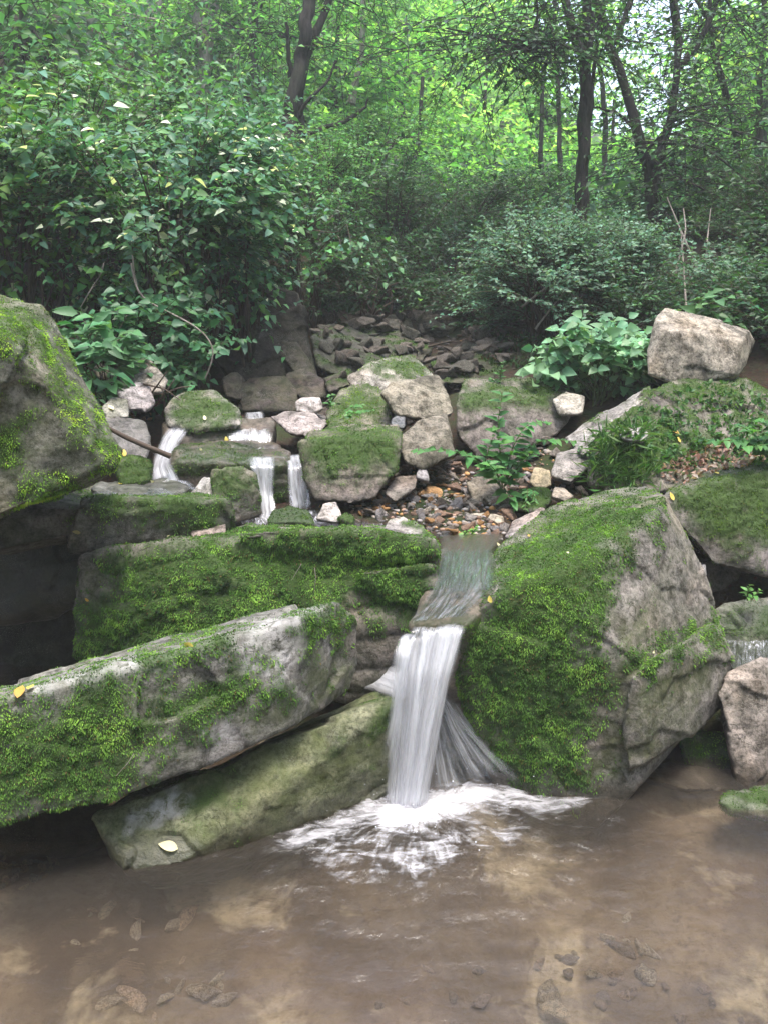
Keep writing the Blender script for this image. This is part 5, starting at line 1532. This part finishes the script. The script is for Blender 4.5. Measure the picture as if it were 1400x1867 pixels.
# dark understorey shrubs behind the stream
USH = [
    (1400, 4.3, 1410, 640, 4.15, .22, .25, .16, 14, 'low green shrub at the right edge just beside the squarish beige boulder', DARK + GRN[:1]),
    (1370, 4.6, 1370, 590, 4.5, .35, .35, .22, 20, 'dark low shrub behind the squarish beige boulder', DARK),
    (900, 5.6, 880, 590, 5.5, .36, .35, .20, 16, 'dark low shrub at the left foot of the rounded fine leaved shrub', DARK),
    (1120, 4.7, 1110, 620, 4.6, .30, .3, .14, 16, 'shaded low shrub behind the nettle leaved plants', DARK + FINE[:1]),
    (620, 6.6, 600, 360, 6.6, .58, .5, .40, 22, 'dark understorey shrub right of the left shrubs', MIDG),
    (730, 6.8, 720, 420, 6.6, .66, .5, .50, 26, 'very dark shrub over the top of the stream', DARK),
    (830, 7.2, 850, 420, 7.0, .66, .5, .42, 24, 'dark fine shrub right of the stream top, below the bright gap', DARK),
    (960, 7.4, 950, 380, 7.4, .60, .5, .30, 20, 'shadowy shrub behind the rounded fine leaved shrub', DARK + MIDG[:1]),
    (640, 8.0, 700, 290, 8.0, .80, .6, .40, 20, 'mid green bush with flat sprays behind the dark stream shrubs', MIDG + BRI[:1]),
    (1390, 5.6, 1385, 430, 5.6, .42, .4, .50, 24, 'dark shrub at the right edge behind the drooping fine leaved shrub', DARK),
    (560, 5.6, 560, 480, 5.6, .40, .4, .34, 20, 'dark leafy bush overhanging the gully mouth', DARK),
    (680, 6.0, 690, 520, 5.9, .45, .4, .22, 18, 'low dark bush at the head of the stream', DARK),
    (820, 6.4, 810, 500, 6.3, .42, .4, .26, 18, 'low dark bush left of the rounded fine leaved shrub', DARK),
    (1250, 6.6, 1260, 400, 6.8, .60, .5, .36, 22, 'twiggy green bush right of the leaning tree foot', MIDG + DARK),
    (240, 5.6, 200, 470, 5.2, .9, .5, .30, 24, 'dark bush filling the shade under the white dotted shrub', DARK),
]
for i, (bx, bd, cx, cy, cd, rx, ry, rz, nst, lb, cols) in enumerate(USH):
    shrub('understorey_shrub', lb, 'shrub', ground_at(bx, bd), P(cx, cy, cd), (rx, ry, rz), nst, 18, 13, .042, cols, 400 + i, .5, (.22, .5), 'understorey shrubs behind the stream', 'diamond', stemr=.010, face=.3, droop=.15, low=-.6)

# background trees: sunlight put into their bright leaf colours
BG = [
    (760, 11, 700, 120, (1.7, 1.0, 1.0), 300, BRI, 'yellow green tree coloured as if sunlit in the upper middle of the wood'),
    (860, 12, 880, 230, (1.5, 1.0, 1.0), 300, BRI, 'bright lime tree left of the straight dark trunk'),
    (1000, 13, 990, 150, (1.7, 1.0, 1.2), 300, BRI + YEL, 'light green tree coloured as if sunlit behind the straight dark trunk'),
    (1120, 12, 1110, 330, (1.2, 1.0, 1.0), 240, BRI, 'bright young tree between the straight and leaning trunks'),
    (1290, 11, 1310, 300, (1.3, 1.0, 1.0), 240, BRI + MIDG, 'light green tree behind the right dark foliage'),
    (620, 10, 610, 150, (1.2, .9, 1.0), 240, MIDG + BRI[:1], 'mid green tree just right of the double trunk'),
    (820, 15, 800, 30, (2.2, 1.2, 1.0), 280, BRI, 'high bright tree crown at the top middle'),
    (230, 12, 180, 60, (1.6, .9, .9), 220, MIDG + GRN, 'green tree behind the tall left shrub'),
    (60, 7, 40, 80, (.9, .8, .8), 240, DARK + GRN[:2], 'dark blue green tree at the top left corner'),
    (420, 11, 430, 90, (1.6, 1.0, 1.0), 260, MIDG + YEL, 'soft green tree behind the pale forked trunk'),
    (1380, 10, 1400, 120, (1.3, 1.0, 1.1), 220, MIDG + DARK, 'shaded green tree at the top right corner'),
    (740, 9, 760, 300, (1.1, .8, .6), 220, MIDG + BRI[:1], 'leafy young tree above the dark stream shrubs'),
    (330, 13, 320, 30, (2., 1.0, .9), 240, MIDG + BRI, 'distant light tree between the pale trunks'),
]
for i, (bx, d, cx, cy, rad, n, cols, lb) in enumerate(BG):
    b = ground_at(bx, d)
    q = pix(b[None])[0]
    tree('leafy_tree', lb, [([(q[0], q[1] + 10, d), (bx + (cx - bx) * .4, (q[1] + cy) / 2, d), (cx, cy, d), (cx + 10, cy - 160, d)], .05, .02)],
         [(P(cx, cy, d), rad, int(n * .5)), (P(cx + 40, cy + 90, d - .4), np.array(rad) * .7, n // 7)], .105, cols, 500 + i, None, 'leafy trees of the background wood', K=12, tw=(.4, .9), wr=.6)

# the far wood reads as one mass of leaves on the hillside
rng = np.random.default_rng(77)
n = 115000
yy = rng.uniform(9.5, 34, n)
xx = rng.uniform(-26, 30, n) * (.3 + .7 * yy / 34)
hz = gz(np.stack((xx, yy), 1))
hh = rng.random(n) ** .8 * (2.2 + 2.4 * (fbm(np.stack((xx * .25, yy * .25, xx * 0), 1), 2) + .5))
hh *= .3 + .7 * sstep(10, 17, yy)
pos = np.stack((xx, yy, hz + hh), 1)
cl = fbm(pos * .55, 3)
q = pix(pos)
keep = (cl > -.18)
# a thinner canopy to the upper right, where the sky shows
keep &= ~((poly_sd(q, [(960, -80), (1300, -80), (1250, 260), (1000, 260)]) > 0) & (rng.random(n) < .86))
pos, cl = pos[keep], cl[keep]
n = len(pos)
L = (.16 + .14 * rng.random(n)) * (.42 + .58 * sstep(9, 22, pos[:, 1]))
col = palette(rng, n, BRI + MIDG + YEL, .25) * (1 + .6 * np.clip(cl, -.5, .8))[:, None]
V, F_, cc = leaf_mesh(pos, nrmz(rng.normal(size=(n, 3)) * np.array((1, 1, .5))), nrmz(UP + np.array((0, -.6, 0)) + rng.normal(0, .5, (n, 3))), L, L * .6, col, 'diamond')
me = mesh_np('far_wood', V, F_)
set_col(me, cc)
tag(link('far_wood', me, M_LEAF2), 'mass of leaves coloured as if sunlit on the far wooded hillside', None, None, 'stuff')

# herb layer on the slope under the trees
rng = np.random.default_rng(79)
n = 34000
yy = rng.uniform(6.2, 15, n)
xx = rng.uniform(-.62, .62, n) * yy
pos = np.stack((xx, yy, gz(np.stack((xx, yy), 1)) + .02 + .55 * rng.random(n) ** 1.6), 1)
L = .05 + .06 * rng.random(n)
V, F_, cc = leaf_mesh(pos, nrmz(rng.normal(size=(n, 3)) * np.array((1, 1, .5))), nrmz(UP + np.array((0, -.5, 0)) + rng.normal(0, .45, (n, 3))), L, L * .6, palette(rng, n, MIDG + DARK + GRN, .25), 'diamond')
me = mesh_np('undergrowth', V, F_)
set_col(me, cc)
tag(link('undergrowth', me, M_LEAF), 'low green herb layer on the slope under the trees', None, None, 'stuff')

# unseen wood behind and beside the viewer, added to block low sky light
rng = np.random.default_rng(78)
n = 42000
an = rng.uniform(R(165), R(375), n)
ra = rng.uniform(5.5, 11, n)
pos = np.stack((ra * np.cos(an) * 1.1, ra * np.sin(an) * .9 + 1.0, np.zeros(n)), 1)
pos[:, 2] = gz(pos[:, :2]) + rng.random(n) ** .7 * 7.5
m = 16000
xs = rng.uniform(2.2, 9.5, m) * np.where(rng.random(m) < .5, -1, 1)
ys = rng.uniform(2.8, 13, m)
ok = np.abs(xs) > .53 * ys + .75
q = np.stack((xs, ys, gz(np.stack((xs, ys), 1)) + rng.random(m) ** 1.3 * 3.2), 1)[ok]
pos = np.concatenate((pos, q))
cl = fbm(pos * .5 + 5, 3)
pos = pos[cl > -.12]
n = len(pos)
L = .20 + .16 * rng.random(n)
V, F_, cc = leaf_mesh(pos, nrmz(rng.normal(size=(n, 3)) * np.array((1, 1, .5))), nrmz(UP + rng.normal(0, .5, (n, 3))), L, L * .6, palette(rng, n, MIDG + DARK), 'diamond')
me = mesh_np('unseen_wood', V, F_)
set_col(me, cc)
tag(link('unseen_wood', me, M_LEAF), 'unseen leaf mass on the near side of the stream, added to block low sky light', None, None, 'stuff')

# ------------------------------------------------------------------ fallen leaves, twigs
def one_leaf(px, py, L, col, label, rot, wr=.5, group=None):
    p, nr = hit(px, py)
    if p is None:
        return
    nr = nrmz(nr)
    d = nrmz(np.cross(nr, np.array((math.sin(rot), 0, math.cos(rot)))))
    sd_ = nrmz(np.cross(nr, d))
    tt = np.linspace(0, 1, 9)
    wp = np.sin(np.pi * tt ** .8) ** .85 * wr * .5 * L
    cu = -.10 * L * tt ** 2 + .05 * L * np.sin(tt * 5 + px)
    mid_ = d * (tt * L)[:, None] + nr * cu[:, None]
    lf_ = mid_ + sd_ * wp[:, None] + nr * (wp * .35)[:, None]
    rt_ = mid_ - sd_ * wp[:, None] + nr * (wp * .20)[:, None]
    V = np.concatenate((mid_, lf_, rt_))
    ii_ = np.arange(8)[:, None]
    F_ = [np.concatenate((ii_ + np.array((0, 1, 10, 9)), ii_ + np.array((0, 18, 19, 1))))]
    cc = np.array(col)[None] * (.9 + .2 * np.random.default_rng(int(px)).random((27, 1)))
    V = V - (d * L * .5)
    me = mesh_np('fallen_leaf', V, F_)
    set_col(me, cc)
    o = link('fallen_leaf', me, M_DRY)
    o.location = p + nr * .009
    tag(o, label, 'leaf', group)


YL = (.62, .50, .12)
CR = (.70, .66, .40)
BR = (.50, .30, .07)
for px, py, L, col, lb, rot in (
    (345, 1182, .034, YL, 'yellow fallen leaf on the moss patch of the tilted slab', .6),
    (307, 1544, .052, CR, 'large pale yellow leaf stuck on the low slab at the waterline', .3),
    (38, 1264, .045, BR, 'orange brown leaf lying at the left top edge of the tilted slab', 1.3),
    (58, 1258, .03, YL, 'smaller yellow leaf beside the orange brown leaf on the tilted slab', 1.5),
    (1016, 1024, .024, CR, 'cream leaf on the bright mossy top of the big right boulder', .2),
    (897, 1093, .030, YL, 'yellow leaf on the wet rock by the lip of the falls', 1.0),
    (906, 995, .022, CR, 'pale leaf at the upper left foot of the big right boulder', 1.2),
    (1190, 1182, .026, CR, 'cream leaf on the narrow moss ledge of the big right boulder', 1.3),
    (1050, 1038, .014, CR, 'tiny pale leaf in the moss right of the cream leaf', 1.3),
    (965, 980, .016, BR, 'tiny brown leaf on the upper moss of the big right boulder', .8),
    (1305, 866, .028, YL, 'yellow leaf on the mossy boulder at the right edge', .2),
    (1316, 890, .030, CR, 'cream leaf below the yellow leaf on the right edge boulder', 1.4),
    (1222, 906, .032, YL, 'pale yellow leaf beside the peak of the big right boulder', 1.2),
    (140, 968, .026, (.30, .25, .12), 'dull brown leaf on the dark ledge face under the left boulder', .2),
    (162, 1092, .018, BR, 'small orange leaf on the left end of the wide moss block', .5),
    (226, 827, .036, YL, 'yellow leaf on the small dark moss stone by the left cascade', 1.5),
    (203, 745, .040, CR, 'cream leaf standing on the green tinged stone', .7),
    (413, 803, .036, YL, 'yellow leaf on the upper wet ledge', 1.4),
    (374, 764, .030, CR, 'white leaf at the base of the moss dome rock', 1.2),
    (1035, 1012, .014, CR, 'small speck leaf near the cream leaf on the bright moss', .4),
    (365, 823, .026, CR, 'pale leaf on the left of the wet ledge top', 1.4),
    (405, 820, .026, YL, 'ochre leaf on the middle of the wet ledge top', 1.0),
    (1230, 680 + 110, .03, BR, 'orange leaf among the weeds of the right mound', .4),
    (1235, 803, .026, YL, 'yellow leaf among the weeds of the right mound', 1.1),
    (310, 981, .02, CR, 'white leaf fragment beside the reddish white stone', 1.2),
    (275, 877, .026, CR, 'pale leaf on the wet slab right of the leaning boulder', 1.4),
    (220, 886, .024, YL, 'small yellow leaf on the wet slab film', 1.3),
):
    one_leaf(px, py, L, col, lb, rot)


def twig(label, pts, r0, r1, mat=None, name='twig', cat='twig'):
    loc = P(*pts[0])
    V, Q = tube(curve([P(*q) for q in pts], 18), np.linspace(r0, r1, 18), 6, .3)
    me = mesh_np(name, V - loc, Q, True)
    o = link(name, me, mat or M_STEM)
    o.location = loc
    tag(o, label, cat)


twig('dark fallen stick lying across the wet block into the left cascade', [(170, 765, 3.0), (225, 795, 3.0), (270, 815, 3.0), (312, 832, 3.02)], .008, .013, name='fallen_stick', cat='stick')
twig('thin dead stem arching over the low bramble like plant', [(240, 480, 3.9), (250, 540, 3.85), (300, 565, 3.75), (370, 600, 3.7), (396, 640, 3.68), (375, 690, 3.7)], .0045, .003, M_PALE, 'dead_cane', 'cane')
twig('bare pale twig slanting down below the white dotted shrub', [(190, 480, 4.0), (185, 500, 3.95), (165, 530, 3.9), (148, 560, 3.9)], .004, .003, M_PALE)
twig('short dead stem rising left of the low bramble like plant', [(232, 575, 3.8), (218, 600, 3.75), (205, 625, 3.75)], .004, .003, M_PALE)
twig('thin upright bare stem under the left shrubs', [(242, 465, 3.9), (246, 500, 3.9), (254, 535, 3.9)], .004, .003, M_PALE)
twig('dry grass stalk on the wide moss block', [(550, 1028, 2.42), (543, 1040, 2.41), (532, 1058, 2.40)], .0013, .0008, M_PALE)
twig('second dry stalk beside the first on the wide moss block', [(574, 1035, 2.41), (576, 1055, 2.40), (573, 1080, 2.40)], .0013, .0008, M_PALE)
twig('dry stalk stuck on the lower face of the tilted slab', [(245, 1374, 1.76), (235, 1390, 1.75), (212, 1415, 1.74)], .0012, .0008, M_PALE)
for j, (a, b, lb) in enumerate((((285, 740), (320, 690), 'dead twig sticking up from the twig pile by the moss dome rock'), ((262, 700), (330, 730), 'long dead twig across the pile by the moss dome rock'), ((300, 745), (290, 700), 'short dead twig at the left of the twig pile'), ((296, 720), (350, 705), 'dead twig pointing right from the twig pile'), ((150, 712), (200, 715), 'bare stick lying left of the broken grey stone'), ((270, 726), (306, 676), 'forked dead twig in the middle of the twig pile'))):
    twig(lb, [(a[0], a[1], 3.5), ((a[0] + b[0]) / 2 + 5, (a[1] + b[1]) / 2 - 6, 3.45), (b[0], b[1], 3.45)], .005, .002)
for j, (pts, lb) in enumerate((
    ([(780, 632, 5.0), (820, 622, 4.95), (850, 624, 4.9)], 'reddish dead branch lying in the upper stream'),
    ([(810, 655, 4.8), (835, 635, 4.8), (848, 618, 4.8)], 'second dead branch crossing the upper stream'),
    ([(1255, 640, 3.9), (1245, 480, 4.9), (1240, 420, 5.0)], 'pale dry cane behind the squarish beige boulder'),
    ([(1275, 500, 5.0), (1240, 420, 5.1), (1215, 360, 5.2)], 'dry cane leaning left from the foot of the leaning tree'),
    ([(1230, 500, 5.0), (1250, 420, 5.1), (1245, 380, 5.2)], 'dry cane rising behind the fine leaved shrub'),
    ([(1285, 520, 5.0), (1288, 440, 5.1), (1295, 380, 5.2)], 'tall dry cane right of the leaning tree foot'),
    ([(950, 560, 4.75), (1000, 520, 4.7), (1040, 480, 4.72)], 'grey dead branch poking out of the rounded fine leaved shrub'),
    ([(975, 600, 4.7), (1005, 560, 4.66), (1030, 530, 4.66)], 'lower grey dead branch in the rounded fine leaved shrub'))):
    twig(lb, pts, .007, .003, M_PALE if 'cane' in lb or 'grey' in lb else M_STEM, 'dead_branch' if 'branch' in lb else 'dry_cane', 'branch' if 'branch' in lb else 'cane')
for j, pts in enumerate(([(300, 470, 4.2), (315, 400, 4.1), (305, 330, 4.0)], [(430, 520, 4.5), (440, 440, 4.5), (470, 370, 4.5)], [(360, 520, 4.4), (330, 440, 4.3), (335, 380, 4.2)])):
    pass

# ------------------------------------------------------------------ damp air
bmh = bmesh.new()
bmesh.ops.create_cube(bmh, size=1)
me = bpy.data.meshes.new('haze')
bmh.to_mesh(me)
bmh.free()
kz = NT('damp_air')
pv = kz.n('ShaderNodeVolumePrincipled', ins={'Color': (.93, .97, 1.0, 1), 'Density': .006, 'Anisotropy': .1})
kz.t.links.new(pv.outputs[0], kz.out.inputs['Volume'])
o = link('haze', me, kz.m)
o.scale = (280, 290, 62)
o.location = (0, 20, 25)
tag(o, kind='stuff')

# ------------------------------------------------------------------ light, sky, camera
SUN_EL, SUN_AZ = R(76), R(160)      # azimuth measured from +Y (ahead) towards +X
sd = bpy.data.lights.new('sun', 'SUN')
sd.energy = 1.3
sd.angle = R(14)
sd.color = (1.0, .95, .87)
so = bpy.data.objects.new('sun', sd)
C.objects.link(so)
dirv = Vector((math.sin(SUN_AZ) * math.cos(SUN_EL), math.cos(SUN_AZ) * math.cos(SUN_EL), math.sin(SUN_EL)))
so.rotation_euler = dirv.to_track_quat('Z', 'Y').to_euler()
so.location = (2, 2, 12)

w = bpy.data.worlds.new('World')
SC.world = w
w.use_nodes = True
nt = w.node_tree
nt.nodes.clear()
sky = nt.nodes.new('ShaderNodeTexSky')
sky.sky_type = 'NISHITA'
sky.sun_disc = False
sky.sun_elevation = SUN_EL
sky.sun_rotation = SUN_AZ
sky.air_density = 1.0
sky.dust_density = 3.0
sky.ozone_density = .8
bg = nt.nodes.new('ShaderNodeBackground')
bg.inputs['Strength'].default_value = .15
ou = nt.nodes.new('ShaderNodeOutputWorld')
nt.links.new(sky.outputs[0], bg.inputs[0])
nt.links.new(bg.outputs[0], ou.inputs[0])

cd = bpy.data.cameras.new('camera')
cd.sensor_fit = 'VERTICAL'
cd.sensor_height = 36.0
cd.lens = 36.0 * F / 1867.0
cd.clip_start = .05
cd.clip_end = 500
co = bpy.data.objects.new('camera', cd)
C.objects.link(co)
co.location = (0, 0, HH)
co.rotation_euler = (R(90) - TH, 0, 0)
SC.camera = co

vs = SC.view_settings
SC.display_settings.display_device = 'sRGB'
vs.view_transform = 'Standard'
vs.look = 'None'
vs.exposure = 2.30
vs.gamma = 1
cy = SC.cycles
cy.max_bounces = 7
cy.diffuse_bounces = 3
cy.glossy_bounces = 3
cy.transmission_bounces = 4
cy.transparent_max_bounces = 14
cy.caustics_reflective = False
cy.caustics_refractive = False
cy.use_denoising = True
cy.volume_bounces = 1
